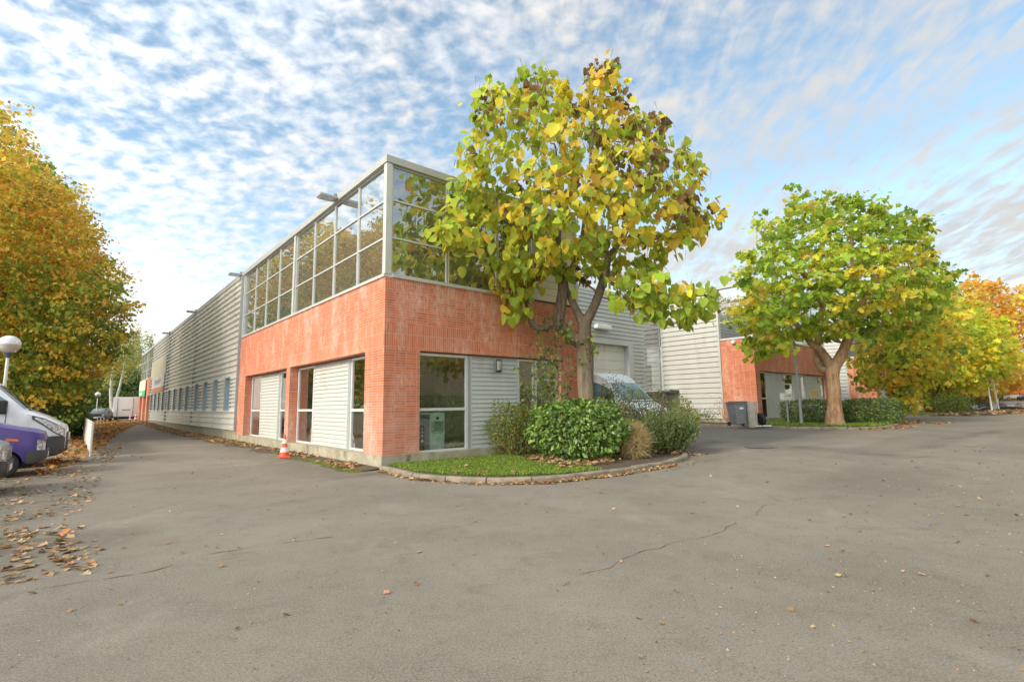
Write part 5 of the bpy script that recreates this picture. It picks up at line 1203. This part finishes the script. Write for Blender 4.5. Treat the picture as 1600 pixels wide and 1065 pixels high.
def wheel(parent, x, y, r, sd, w=.19):
    m = MB(); n = 28; prof = [(r*.62, -w/2), (r*.93, -w/2), (r, -w/2+.03), (r, w/2-.03), (r*.93, w/2), (r*.62, w/2), (r*.60, 0), (r*.62, -w/2)]
    m.lathe(prof, (0, 0, 0), n, axis='y'); t = m.build('wheel', 'rubber', parent, smooth=.6); t.location = (x, y-sd*w*.45, r)
    k = MB(); o_ = sd*(w/2-.025); k.lathe([(0, o_), (r*.16, o_+sd*.012), (r*.2, o_-sd*.01), (r*.52, o_+sd*.005), (r*.62, o_-sd*.0)], (0, 0, 0), n, axis='y')
    for q in range(9):
        a = q*2*math.pi/9; cx_, cz_ = r*.38*math.cos(a), r*.38*math.sin(a); k.lathe([(0, o_+sd*.003), (r*.07, o_+sd*.003)], (cx_, 0, cz_), 8, m=1, axis='y')
    k.build('rim', ['rim_metal', 'black_plastic'], t)
def car_common(t, B, wheels, wr, mats, side_win, ws, rear=None):
    for wx in wheels:
        w = B.par(wx)[4]
        for sd in (1, -1): wheel(t, wx, sd*w, wr, sd)
    B.screen('windscreen', mats[1], t, *ws)
    for x0, x1 in side_win: B.patch('side_window', mats[1], t, x0, x1, 4.12, 4.90 if B.st[6][3] < 2 else 4.72, .006, (1, -1))
    if rear: B.screen('rear_window', mats[1], t, *rear)

VAN = [(0, .42, .86, .96, .66, .66, .55), (-.05, .32, .98, 1.06, .80, .80, .68), (-.22, .26, 1.08, 1.15, .93, .92, .80), (-.48, .24, 1.23, 1.31, .98, .97, .86), (-.74, .24, 1.31, 1.42, .99, .98, .88), (-.86, .24, 1.33, 1.48, .99, .985, .88),
       (-1.50, .24, 1.40, 2.10, .99, .985, .80), (-1.72, .24, 1.40, 2.28, .99, .985, .80), (-2.05, .24, 1.40, 2.44, .99, .985, .83), (-2.8, .24, 1.40, 2.50, .99, .985, .85), (-5.2, .24, 1.40, 2.50, .99, .985, .85), (-5.35, .26, 1.40, 2.46, .97, .97, .83)]
def van(label, loc, rz, paint='van_white', glass='car_glass_blue', stickers=False):
    t = thing('van', label, 'van', loc, rz); B = Body(VAN); B.body('body', paint, t, (-1.02, -4.25), .34)
    car_common(t, B, (-1.02, -4.25), .34, ('', glass), [(-1.26, -2.3)], (-.90, -1.49, 5.25))
    B.patch('bumper', 'dark_grey_plastic', t, -.03, -.60, 1.3, 3.25, .022, (1, -1), shape=lambda f, a, b: (a, b-.6*f**2))
    B.patch('side_moulding', 'dark_grey_plastic', t, -1.45, -3.8, 2.65, 2.95, .018, (1, -1)); B.patch('door_gap', 'black_plastic', t, -1.26, -1.275, 1.3, 4.0, .003, (1, -1), nx=1, nt=14); B.patch('door_gap', 'black_plastic', t, -2.60, -2.615, 1.3, 4.8, .003, (1, -1), nx=1, nt=14); B.patch('bonnet_gap', 'black_plastic', t, -.10, -.84, 4.05, 4.12, .003, (1, -1), nt=1)
    B.patch('headlight', 'dark_grey_plastic', t, -.04, -.74, 3.12, 4.0, .012, (1, -1), shape=lambda f, a, b: (a+.05+.66*f, b+.0)); B.patch('headlight', 'head_lens', t, -.06, -.68, 3.2, 3.96, .024, (1, -1), shape=lambda f, a, b: (a+.05+.62*f, b))
    m = MB(); m.box(-.02, .045, -.62, .62, .36, .62); m.box(-.02, .035, -.55, .55, .64, .86); m.build('bumper', 'dark_grey_plastic', t, bevel=.03)
    m = MB()
    for q in range(4): m.box(.03, .055, -.5, .5, .66+q*.05, .685+q*.05)
    m.build('grille', 'chrome', t)
    m = MB(); m.box(.045, .052, -.26, .26, .42, .53); m.build('number_plate', 'sign_white', t)
    for sd in (1, -1):
        m = MB(); m.box(-1.42, -1.24, sd*1.02, sd*1.24, 1.36, 1.70); m.build('mirror', 'black_plastic', t, bevel=.04)
    m = MB(); m.box(-.88, -.80, -.7, .7, 1.45, 1.475); m.tube([(-.84, -.5, 1.48), (-1.2, .1, 1.84)], .01, 5); m.build('wiper', 'black_plastic', t)
    if stickers:
        B.patch('sticker', 'red_lens', t, -3.1, -3.4, 4.45, 4.62, .008, (1, -1)); B.patch('sticker', 'red_lens', t, -2.22, -2.36, 4.86, 4.98, .008, (-1, 1)); B.patch('sticker', 'blue_denim', t, -2.7, -4.6, 4.86, 4.96, .008, (1, -1)); B.patch('sticker', 'red_lens', t, -2.6, -5.0, 4.24, 4.30, .008, (1, -1))
    return t
HATCH = [(0, .44, .80, .87, .60, .62, .52), (-.05, .36, .90, .95, .72, .72, .62), (-.20, .30, .96, 1.00, .79, .775, .68), (-.70, .28, 1.01, 1.07, .81, .79, .70), (-1.10, .27, 1.04, 1.13, .81, .79, .70), (-1.20, .27, 1.05, 1.16, .81, .79, .69),
         (-1.85, .27, 1.07, 1.50, .81, .79, .60), (-2.2, .27, 1.07, 1.55, .81, .79, .61), (-3.1, .27, 1.07, 1.54, .81, .79, .60), (-3.55, .29, 1.06, 1.42, .80, .78, .58), (-3.8, .34, 1.02, 1.10, .77, .76, .62), (-3.9, .42, .95, .99, .70, .70, .60)]
TALL = [(0, .40, .86, .94, .60, .62, .52), (-.05, .33, .98, 1.04, .72, .72, .62), (-.20, .29, 1.05, 1.10, .79, .775, .68), (-.70, .28, 1.15, 1.22, .81, .79, .70), (-1.10, .27, 1.24, 1.34, .81, .79, .70), (-1.20, .27, 1.26, 1.38, .81, .79, .69),
         (-1.80, .27, 1.28, 1.80, .81, .79, .62), (-2.2, .27, 1.28, 1.86, .81, .79, .63), (-3.1, .27, 1.28, 1.85, .81, .79, .62), (-3.70, .29, 1.24, 1.80, .80, .78, .60), (-3.9, .42, 1.15, 1.30, .76, .76, .64)]
def hatchback(label, loc, rz, paint, group=None, ribbed=False, shape_=None):
    t = thing('car', label, 'car', loc, rz, group); B = Body(shape_ or HATCH); B.body('body', paint, t, (-.72, -3.15), .30)
    car_common(t, B, (-.72, -3.15), .30, ('', 'car_glass'), [(-1.42, -2.28), (-2.36, -3.2)], (-1.24, -1.84, 5.3), (-3.2, -3.74, 5.3))
    B.patch('bumper', 'dark_grey_plastic', t, -.01, -.33, 1.5, 2.7 if shape_ else 2.95, .045, (1, -1), shape=lambda f, a, b: (a+.1, b)); B.patch('bumper', 'dark_grey_plastic', t, -3.6, -3.88, 1.7, 3.1, .03, (1, -1))
    h0, h1 = (2.75, 3.5) if shape_ else (3.1, 3.84); B.patch('headlight', 'head_lens', t, -.012, -.15, h0, h1, .018, (1, -1)); B.patch('indicator', 'orange_lens', t, -.48, -.70, h1-.22, h1-.08, .01, (1, -1))
    B.patch('tail_light', 'red_lens', t, -3.70, -3.86, 3.3, 3.85, .012, (1, -1))
    m = MB(); m.box(-.02, .05, -.62, .62, .40, .60); m.build('bumper', 'dark_grey_plastic', t, bevel=.02)
    m = MB()
    for q in range(5): m.box(-.02, .022, -.42, .42, .64+q*.045, .665+q*.045)
    m.build('grille', 'chrome' if ribbed else 'black_plastic', t)
    m = MB(); m.box(.05, .057, -.26, .26, .43, .54); m.build('number_plate', 'sign_white', t); m = MB(); m.box(-3.94, -3.9, -.26, .26, .62, .73); m.build('number_plate', 'sign_white', t)
    for sd in (1, -1):
        m = MB(); m.box(-1.56, -1.44, sd*.80, sd*.96, 1.08, 1.22); m.build('mirror', 'black_plastic', t, bevel=.03)
    B.patch('side_moulding', 'dark_grey_plastic', t, -1.12, -2.7, 2.9, 3.02, .014, (1, -1)); B.patch('door_gap', 'black_plastic', t, -1.125, -1.137, 1.3, 4.1, .003, (1, -1), nx=1, nt=14); B.patch('door_gap', 'black_plastic', t, -2.32, -2.332, 1.3, 4.1, .003, (1, -1), nx=1, nt=14); B.patch('bonnet_gap', 'black_plastic', t, -.02, -1.18, 4.02, 4.10, .003, (1, -1), nt=1)
    return t
pz = lambda a, b: float(gab(a, b))
hatchback('purple hatchback with dark bumper and orange side indicator, nose towards the road', tuple(G(-6.42, 5.82)), TH, 'purple_paint', shape_=TALL)
van('white van with dark grey bumper parked behind the purple car', tuple(G(-6.05, 8.55)), TH-.03).scale = (1, 1, 1.09)
hatchback('silver car just showing its ribbed chrome front at the left edge', tuple(G(-6.86, 2.15)), TH, 'silver_paint', ribbed=True)
van('white high roofed van with red markings parked before the loading door behind the shrubs', tuple(G(9.25, -2.05)), TH-math.pi/2-.02, stickers=True).scale = (1, 1, 1.07)
hatchback('dark grey car with blue reflections, far left, beyond the white barrier', P1(147, 658, 57, 0), math.atan2(-.75, .35), 'dark_paint')
hatchback('small red car parked right beside the far dark grey car', P1(161, 655, 66, 0), math.atan2(-.75, .35), 'red_paint')
COUPE = [(0, .34, .58, .66, .70, .72, .6), (-.12, .26, .68, .74, .86, .86, .74), (-.5, .2, .76, .82, .92, .90, .78), (-1.3, .2, .86, .93, .92, .90, .76), (-1.45, .2, .88, .96, .92, .90, .74), (-2.2, .2, .90, 1.28, .92, .90, .56), (-2.6, .2, .90, 1.33, .92, .90, .56), (-3.3, .2, .92, 1.20, .94, .92, .56), (-3.9, .22, .94, 1.0, .94, .92, .70), (-4.25, .28, .90, .96, .90, .88, .74), (-4.33, .38, .84, .90, .84, .84, .74)]
def coupe(label, loc, rz):
    t = thing('car', label, 'car', loc, rz); B = Body(COUPE); B.body('body', 'silver_paint', t, (-.85, -3.4), .33)
    car_common(t, B, (-.85, -3.4), .33, ('', 'car_glass'), [(-1.75, -2.95)], (-1.48, -2.18, 5.3), (-2.75, -3.75, 5.3))
    B.patch('tail_light', 'red_lens', t, -4.10, -4.31, 3.35, 3.9, .012, (1, -1)); B.patch('headlight', 'lamp_glass', t, -.05, -.3, 3.4, 3.9, .01, (1, -1))
    m = MB(); m.box(-4.37, -4.31, -.80, -.42, .70, .82); m.build('tail_light', 'red_lens', t); m = MB(); m.box(-4.37, -4.31, .42, .80, .70, .82); m.build('tail_light', 'red_lens', t)
    m = MB(); m.box(-4.36, -4.25, -.74, .74, .26, .44); m.build('bumper', 'black_plastic', t, bevel=.02); m = MB(); m.box(-4.375, -4.34, -.27, .27, .50, .62); m.build('number_plate', 'sign_white', t); return t
cp = at(1581, 645, 50); coupe('low silver coupe seen from behind at the far right end of the road', (cp[0], cp[1], float(gz(cp[0], cp[1]))), TH+.03)
bpy.data.objects[-1:] if False else None
for o in bpy.data.objects:
    if o.get('label', '').startswith('low silver coupe'):
        d = Vector((math.cos(TH+.03), math.sin(TH+.03), 0)); o.location = o.location + d*4.33

# box trailer far left
tp = P1(196, 656, 62, 0); tr = thing('box_trailer', 'white box trailer seen from behind at the end of the left road', 'trailer', tp, math.atan2(tp[1], tp[0])-math.pi/2)
m = MB(); m.box(-1.30, 1.30, 0, 4.5, .50, 2.85); m.build('box', 'white_paint', tr, bevel=.04); m = MB(); m.box(-.45, .42, -.02, 0, 1.28, 1.36); m.box(-.9, -.86, -.03, 0, .6, 2.7); m.box(.62, .66, -.03, 0, .6, 2.7); m.build('door_seam', 'dark_grey_plastic', tr)
m = MB(); m.box(-1.25, 1.25, -.06, .2, .38, .52); m.build('rear_bar', 'dark_grey_plastic', tr)
for sx in (-1.05, 1.05):
    w = MB(); w.lathe([(0, -.1), (.33, -.1), (.33, .1), (0, .1)], (0, 0, 0), 20, axis='y'); w = w.build('wheel', 'rubber', tr); w.rotation_euler.z = math.pi/2; w.location = (sx, 1.9, .33)

# traffic cones
def cone(loc, lab, h=.70, group=None):
    t = thing('traffic_cone', lab, 'traffic cone', loc, .3, group); m = MB(); m.box(-.19, .19, -.19, .19, 0, .035); m.build('base', 'cone_orange', t, bevel=.012)
    m = MB(); fr = [0, .16, .18, .40, .42, .60, .62, .80, .82, 1.0]; R0, R1 = .150, .028; prof = [(R0+(R1-R0)*f, .034+(h-.034)*f) for f in (0, .20, .42, .60, .80, 1.0)]
    for q, (a, b) in enumerate(zip(prof[:-1], prof[1:])): m.lathe([a, b], n=24, m=q % 2)
    m.lathe([prof[-1], (.0, prof[-1][1]+.004)], n=24, m=0); m.build('cone', ['cone_orange', 'cone_white'], t, smooth=.7)
cone(P1(444, 712, 16.4, 0), 'orange and white striped traffic cone standing at the foot of the tiled pillar')
cone(P1(203, 656, 60.5, 0), 'faded traffic cone under the right rear of the white trailer', .72); cone(P1(211.5, 656, 60, 0), 'faded traffic cone between trailer and far tiled pier', .98)

# white railing seen end on, two hoops beyond
rl = thing('railing', 'white painted metal railing seen almost end on beside the left road', 'railing', tuple(G(-5.42, 10.75)), TH)
LR = 24.0; m = MB(); m.tube([(0, 0, 0), (0, 0, 1.13), (0, LR, 1.13), (0, LR, 0)], .030, 8); m.tube([(0, 0, .18), (0, LR, .18)], .02, 6); m.build('rail', 'white_frame', rl)
for q in range(11): m = MB(); m.tube([(0, 2.0*(q+1), 0), (0, 2.0*(q+1), 1.12)], .024, 6); m.build('post', 'white_frame', rl)
m = MB(); m.box(-.008, .008, .06, LR-.05, .22, 1.08); m.build('infill_panel', 'white_frame', rl)
for u in (154.5, 159.5):
    p = P1(u, 659, 50, 0); t = thing('hoop_bollard', 'small white hoop on the leaf strewn ground by the far cars, %s' % ('left one' if u < 157 else 'right one'), 'bollard', p, .6, 'white hoops by the far cars')
    m = MB(); m.tube([(-.12, 0, 0), (-.12, 0, .62), (-.06, 0, .70), (.06, 0, .70), (.12, 0, .62), (.12, 0, 0)], .03, 6); m.build('hoop', 'white_frame', t); m = MB(); m.box(-.16, .16, -.05, .05, 0, .03); m.build('base', 'white_frame', t)

# globe lamps
def globe_lamp(u, v, Y, gr, lab, base_v=660):
    g = at(u, v, Y); z0 = float(gz(g[0], g[1])); t = thing('street_lamp', lab, 'street lamp', (g[0], g[1], z0), 0); h = g[2]-z0
    m = MB(); m.tube([(0, 0, 0), (0, 0, .9), (0, 0, .92), (0, 0, h-gr*1.25)], [.07, .07, .05, .04], 12); m.build('post', 'white_frame', t, smooth=.7)
    m = MB(); m.lathe([(.045, h-gr*1.5), (.06, h-gr*1.3), (.10, h-gr*1.12), (.12, h-gr*.93), (.0, h-gr*.9)], n=18); m.build('collar', 'dark_grey_plastic', t, smooth=.7)
    m = MB(); N_ = 14; m.lathe([(gr*math.sin(math.pi*k/N_), h-gr*math.cos(math.pi*k/N_)) for k in range(N_+1)], n=28); o = m.build('globe', 'lamp_globe', t, smooth=3)
k = NT('lamp_globe', .12, .6); sp = k.N('ShaderNodeSeparateXYZ'); k.L(k.tc.outputs['Generated'], sp.inputs[0])
k.col(k.mix(k.mr(sp.outputs[2], .44, .56, smooth=True), (0.42, 0.36, 0.28), (0.72, 0.72, 0.72))); k.b.inputs['Coat Weight'].default_value = .5; MATS['lamp_globe'] = k.m
globe_lamp(14.5, 538, 15.2, .275, 'white globe street lamp rising behind the white van at the left edge'); globe_lamp(153, 616, 58, .28, 'small far globe lamp above the two parked cars')

# things by the second block
p = at(1156, 664, 24.9); bn = thing('wheeled_bin', 'grey plastic wheeled bin with dark lid beside the concrete post', 'bin', (p[0], p[1], float(gz(p[0], p[1]))+.12), TH-.55)
m = MB(); b0, t0 = (.33, .30), (.44, .38); zb, zt = .10, 1.06
lo = [(-b0[0], -b0[1], zb), (b0[0], -b0[1], zb), (b0[0], b0[1], zb), (-b0[0], b0[1], zb)]; hi = [(-t0[0], -t0[1], zt), (t0[0], -t0[1], zt), (t0[0], t0[1], zt), (-t0[0], t0[1], zt)]
for q in range(4): m.face([lo[q], lo[(q+1) % 4], hi[(q+1) % 4], hi[q]])
m.face(lo[::-1]); m.face(hi); m.build('body', 'bin_grey', bn, bevel=.03)
m = MB(); m.box(-.47, .47, -.41, .43, 1.062, 1.10); m.build('rim', 'bin_grey', bn, bevel=.01)
m = MB(); m.box(-.46, .46, -.40, .42, 1.102, 1.15); m.box(-.36, .36, -.32, .34, 1.15, 1.185); m.build('lid', 'bin_lid', bn, bevel=.02)
m = MB(); m.tube([(-.3, .47, 1.08), (.3, .47, 1.08)], .02, 8); m.build('handle', 'bin_lid', bn); m = MB(); m.box(-.2, .0, -.392, -.375, .80, .90); m.build('sticker', 'sign_white', bn)
for sx in (-.36, .36):
    w = MB(); w.lathe([(0, -.04), (.10, -.04), (.10, .04), (0, .04)], (0, 0, 0), 16, axis='y'); w = w.build('wheel', 'rubber', bn); w.rotation_euler.z = math.pi/2; w.location = (sx, .30, .10)
p = at(1177, 665, 24.4); cp_ = thing('concrete_post', 'thick round grey concrete post between bin and old tyre', 'post', (p[0], p[1], float(gz(p[0], p[1]))+.12))
m = MB(); m.lathe([(.205, -.05), (.205, .62), (.212, .63), (.212, 1.14), (.20, 1.17), (0, 1.17)], n=28); m.build('shaft', 'concrete', cp_, smooth=.6)
p = at(1190, 664, 25.0); ty = thing('tyre', 'old tyre leaning against the concrete post', 'tyre', (p[0], p[1], float(gz(p[0], p[1]))+.12))
m = MB(); ro, ri, w = .31, .18, .20; m.lathe([(ri, -w/2), (ri+.05, -w/2-.012), (ro-.04, -w/2), (ro, -w/2+.04), (ro, w/2-.04), (ro-.04, w/2), (ri+.05, w/2+.012), (ri, w/2), (ri+.03, w/2-.03), (ri+.03, -w/2+.03), (ri, -w/2)], (0, 0, 0), 32, axis='y')
o = m.build('casing', 'rubber', ty, smooth=.6); o.rotation_euler = (R(16), 0, R(-88)); o.location = (0, 0, .30)
p = at(1193, 666, 24.0); o = MB(); o.box(-.33, -.08, -.08, .08, 0, .04); o.box(-.02, .34, -.07, .09, .0, .05); o = o.build('paving_slab', 'sign_white', bevel=.008); o.location = (p[0], p[1], float(gz(p[0], p[1]))+.125); o.rotation_euler.z = -.15; tag(o, 'broken white slabs lying on the ground in front of the old tyre', 'slab')
p = at(1252, 655, 26.4); po = thing('flag_pole', 'thin grey pole standing before the second block left of the orange trunk', 'pole', (p[0], p[1], float(gz(p[0], p[1]))+.1))
m = MB(); m.tube([(0, 0, 0), (0, 0, 1.2), (-.06, 0, 4.9)], [.085, .075, .055], 10); m.build('shaft', 'grey_post', po, smooth=.8); m = MB(); m.lathe([(0, 4.90), (.07, 4.91), (.07, 4.96), (0, 4.99)], (-.06, 0, 0), 10); m.build('cap', 'grey_post', po)
p = at(1232, 660, 26.6); mb = thing('letterbox', 'white letterbox on a thin stand before the glass door of the second block', 'letterbox', (p[0], p[1], float(gz(p[0], p[1]))+.1), TH-.35)
m = MB(); m.box(-.30, .30, -.12, .14, 1.24, 1.60); m.build('box', 'sign_white', mb, bevel=.012); m = MB(); m.box(-.18, .18, -.128, -.12, 1.42, 1.45); m.build('slot', 'dark_grey_plastic', mb); m = MB(); m.box(-.03, .03, -.03, .03, -.05, 1.22); m.build('stand', 'grey_post', mb)
o = bx('notice_board', 'yellow_sign', None, (-.30, .30, -.02, .02, -.17, .17)); p = at(1273, 615, 26.9); o.location = p; o.rotation_euler.z = TH-.2; tag(o, 'yellow brown notice board above the hedge left of the orange trunk', 'sign')
# white thin posts at the end of the right hand road
p = P1(1551, 646, 46, .05); t = thing('thin_post', 'thin white post nearest the right end of the leafy verge', 'post', p); m = MB(); m.tube([(0, 0, 0), (-.12, 0, 2.65)], [.07, .06], 8); m.build('shaft', 'white_frame', t); m = MB(); m.lathe([(0, 2.65), (.08, 2.66), (.08, 2.70), (0, 2.74)], (-.12, 0, 0), 8); m.build('cap', 'white_frame', t)
p = P1(1561, 643, 49, .05); t = thing('tall_pole', 'tall white pole rising into the orange leaves at the right', 'pole', p); m = MB(); m.tube([(0, 0, 0), (-.35, 0, 4.6)], [.085, .06], 8); m.build('shaft', 'white_frame', t); m = MB(); m.tube([(-.26, 0, 3.4), (-.36, 0, 4.7)], .075, 8); m.build('band', 'red_paint', t)
fx = P1(1524, 640, 66, .1); fn = thing('mesh_fence', 'green fence panels behind the far verge', 'fence', fx, -.35)
m = MB(); m.box(-4, 3, -.01, .01, .35, 1.75); m.build('panel', 'fence_green', fn); m = MB()
for q in range(5): m.tube([(-4+q*1.75, 0, -.2), (-4+q*1.75, 0, 1.85)], .04, 6)
m.build('posts', 'fence_green', fn)
for (u, lab, mt) in ((1554, 'white bin between thin post and tall pole', 'sign_white'), (1566, 'dark green bin beside the silver coupe', 'fence_green')):
    p = P1(u, 644, 56, 0); t = thing('wheeled_bin', lab, 'bin', p, .5); m = MB(); m.box(-.42, .42, -.38, .38, .08, 1.12); m.build('body', mt, t, bevel=.05); m = MB(); m.box(-.45, .45, -.42, .42, 1.13, 1.22); m.build('lid', mt, t, bevel=.03)
# scooter under cover of leaves
p = P1(1526, 643, 44.5, 0.02); sc = thing('motor_scooter', 'dark motor scooter leaning at the leafy verge of the right road', 'scooter', p, 2.7)
for wx in (-.52, .52):
    w = MB(); w.lathe([(0, -.05), (.17, -.05), (.22, -.03), (.22, .03), (.17, .05), (0, .05)], (0, 0, 0), 18, axis='y'); w = w.build('wheel', 'rubber', sc); w.location = (wx, 0, .22)
m = MB(); m.tube([(-.7, 0, .52), (-.45, 0, .48), (-.1, 0, .30), (.25, 0, .30), (.38, 0, .55), (.44, 0, .78)], [.10, .17, .13, .10, .13, .07], 10); m.build('body', 'dark_paint', sc, smooth=1)
m = MB(); m.tube([(-.75, 0, .66), (-.45, 0, .68), (-.12, 0, .60)], [.07, .12, .09], 8); m.build('seat', 'black_plastic', sc, smooth=1); m = MB(); m.tube([(.36, -.3, .92), (.42, 0, .86), (.36, .3, .92)], .02, 6); m.build('handlebar', 'chrome', sc)

# person at the right edge: one skinned body, clothes and hair as children
def person(loc, rz, label):
    t = thing('person', label, 'person', loc, rz)
    def skin(name, V, E_, rad, mat, root=0):
        me = bpy.data.meshes.new(name); me.from_pydata(V, E_, []); o = bpy.data.objects.new(name, me); COL.objects.link(o)
        md = o.modifiers.new('s', 'SKIN'); o.modifiers.new('u', 'SUBSURF').levels = 2; o.modifiers['u'].render_levels = 2
        for i, r in enumerate(rad): me.skin_vertices[0].data[i].radius = r if hasattr(r, '__len__') else (r, r)
        me.skin_vertices[0].data[root].use_root = True; bpy.context.view_layer.update()
        m2 = bpy.data.meshes.new_from_object(o.evaluated_get(bpy.context.evaluated_depsgraph_get())); bpy.data.objects.remove(o)
        m2.materials.clear(); m2.materials.append(MATS[mat]); 
        for f in m2.polygons: f.use_smooth = True
        q = bpy.data.objects.new(name, m2); COL.objects.link(q); q.parent = t; return q
    V = [(0, 0, .95), (0, 0, 1.15), (0, 0, 1.36), (0, 0, 1.46), (0, .01, 1.54), (0, .02, 1.64), (0, .015, 1.70)]; E_ = [(0, 1), (1, 2), (2, 3), (3, 4), (4, 5), (5, 6)]; rad = [(.15, .11), (.13, .10), (.17, .11), .06, .062, (.078, .095), (.06, .07)]
    for sd in (-1, 1):
        i = len(V); V += [(sd*.18, 0, 1.38), (sd*.24, .0, 1.12), (sd*.23, .08, .88), (sd*.23, .11, .80)]; E_ += [(2, i), (i, i+1), (i+1, i+2), (i+2, i+3)]; rad += [.058, .045, .032, (.018, .034)]
        for q, (dx, L) in enumerate(((-.012, .065), (-.004, .078), (.004, .074), (.012, .058))):
            j = len(V); V += [(sd*.23+dx*.9, .115+dx*1.4, .74+.01), (sd*.23+dx, .12+dx*1.6, .80-L-.03)]; E_ += [(i+3, j), (j, j+1)]; rad += [.009, .007]
        j = len(V); V += [(sd*.215, .145, .765)]; E_ += [(i+3, j)]; rad += [.009]
        i = len(V); V += [(sd*.10, 0, .86), (sd*.11, .02*sd, .48), (sd*.11, .06*sd, .08), (sd*.12, .06*sd+.12, .03)]; E_ += [(0, i), (i, i+1), (i+1, i+2), (i+2, i+3)]; rad += [.088, .058, .042, (.04, .03)]
    skin('body', V, E_, rad, 'skin')
    V = [(0, 0, .86), (0, 0, 1.15), (0, 0, 1.37), (0, 0, 1.45)]; E_ = [(0, 1), (1, 2), (2, 3)]; rad = [(.175, .13), (.155, .125), (.185, .13), .075]
    for sd in (-1, 1): i = len(V); V += [(sd*.185, 0, 1.385), (sd*.245, 0, 1.12), (sd*.235, .08, .90)]; E_ += [(2, i), (i, i+1), (i+1, i+2)]; rad += [.074, .062, .048]
    skin('jacket', V, E_, rad, 'dark_jacket')
    V = [(0, 0, .93)]; E_ = []; rad = [(.155, .12)]
    for sd in (-1, 1): i = len(V); V += [(sd*.10, 0, .84), (sd*.11, .02*sd, .48), (sd*.11, .06*sd, .10)]; E_ += [(0, i), (i, i+1), (i+1, i+2)]; rad += [.10, .072, .060]
    skin('jeans', V, E_, rad, 'blue_denim')
    m = MB(); N_ = 10
    m.lathe([(.088*math.sin(math.pi*k/N_), -.10*math.cos(math.pi*k/N_)) for k in range(3, N_+1)], n=16); h = m.build('hair', 'bark_dark', t, smooth=3); h.location = (0, -.015, 1.665)
    for sd in (-1, 1): m = MB(); m.box(sd*.12-.05, sd*.12+.05, .06*sd-.08, .06*sd+.20, -.01, .07); m.build('shoe', 'black_plastic', t, bevel=.03)
    m = MB(); m.lathe([(0, -.014), (.010, -.007), (.014, 0), (.010, .007), (0, .014)], n=8); m.v = [(x, y+.10, z+1.64) for x, y, z in m.v]; m.build('nose', 'skin', t, smooth=3)
    for sd in (-1, 1): m = MB(); m.lathe([(0, -.008), (.008, 0), (0, .008)], n=8); m.v = [(x+sd*.03, y+.088, z+1.665) for x, y, z in m.v]; m.build('eye', 'black_plastic', t)
    m = MB(); m.box(-.025, .025, .086, .096, 1.588, 1.598); m.build('mouth', 'red_paint', t)
    return t
p = P1(1598, 646, 50, 0); person(p, 2.2, 'person in dark jacket and blue jeans standing at the right edge beside the silver coupe')

# far buildings
fo = thing('office_building', 'bright orange walled building closing the view at the far right', 'building', P1(1590, 640, 78, -.2), -.72)
bx('upper_wall', 'facade_orange', fo, (-6.0, 18, 0, 8, 2.15, 4.6)); bx('lower_wall', 'inner_wall', fo, (-5.8, 18, .3, 8, 0, 2.15)); bx('roof_band', 'grey_post', fo, (-6.2, 18, -.2, 8, 6.2, 6.9)); bx('upper_floor', 'facade_cream', fo, (-5.9, 18, .2, 8, 4.6, 6.2))
for q in range(10): window(fo, 'F', -5.4+2.3*q, -3.5+2.3*q, .9, 2.1, -.22, (0, 0), glass='glass_lower')
fc = thing('apartment_block', 'pale cream block far behind the birch and trailer', 'building', P1(207, 640, 96, -.2), math.atan2(96, -70)-math.pi/2)
bx('wall', 'facade_cream', fc, (-4.5, 6, 0, 8, 0, 11.4)); bx('coping', 'sign_white', fc, (-4.7, 6.2, -.2, 8, 11.4, 11.8))
for q in range(3):
    for k2 in range(3): window(fc, 'F', -3.6+3.2*q, -2.2+3.2*q, 1.5+3.4*k2, 3+3.4*k2, .02, (0, 0), glass='glass_lower')
# the other side of the yard, seen in the window reflections
ow = thing('warehouse', 'cream ribbed warehouse across the yard, mirrored in the corner windows', 'warehouse', Wp(9, -36, .1), TH)
m = MB(); x = 0.0
while x < 44:
    for (xa, ya, xb, yb) in ((x, 0, x+.22, 0), (x+.22, 0, x+.26, .05), (x+.26, .05, x+.36, .05), (x+.36, .05, x+.40, 0)): m.face([(xa, -ya, 0.0), (xa, -ya, 7.6), (xb, -yb, 7.6), (xb, -yb, 0.0)])
    x += .40
m.build('ribbed_wall', 'facade_cream', ow); bx('hall', 'facade_cream', ow, (0, 44, -14, -.08, 0, 7.5)); bx('coping', 'aluminium', ow, (-.1, 44.1, -14, .12, 7.6, 7.9))
hedge_ab('hedge before the cream ribbed warehouse across the yard', 22, -33, 24, 1.6, 2.2, 4500, .28)
for (a, b, hh, lab) in ((11.5, -18.5, 13.5, 'tree beside the camera on the right, mirrored in the upper corner windows'), (19, -22, 13, 'second tree of the near right row, mirrored in the upper corner windows'), (4, -27, 12.5, 'maple across the yard left of the cream ribbed warehouse'), (-3, -33, 14, 'tall maple across the yard, far left of the cream warehouse')):
    st_ = RNG.normal(size=(60, 3)); st_ /= np.linalg.norm(st_, axis=1, keepdims=True); st_ *= RNG.random((60, 1))**.4; bq = G(a, b)
    r = thing('maple_tree', lab, 'tree', tuple(bq)); cc = np.array([bq.x, bq.y, hh*.62]); rr0 = 3.5 if b > -18 else 4.2; Cn = cc+st_*np.array([rr0, rr0, hh*.36])
    nd = [(np.array(bq), -1, .3), (np.array([bq.x, bq.y, 2.5]), 0, .24), (np.array([bq.x, bq.y, 5]), 1, .18)]; START_NODE = 1
    P_, pr_, r_, _ = grow(nd, Cn, np.array([bq.x, bq.y, 3.])); wood_mesh('trunk', P_, pr_, r_, 'bark_dark', r, 8); crown_leaves('crown', Cn, 34, .8, .38, palL, 'leaves', r, 'lobed', outc=cc); move_to(r)
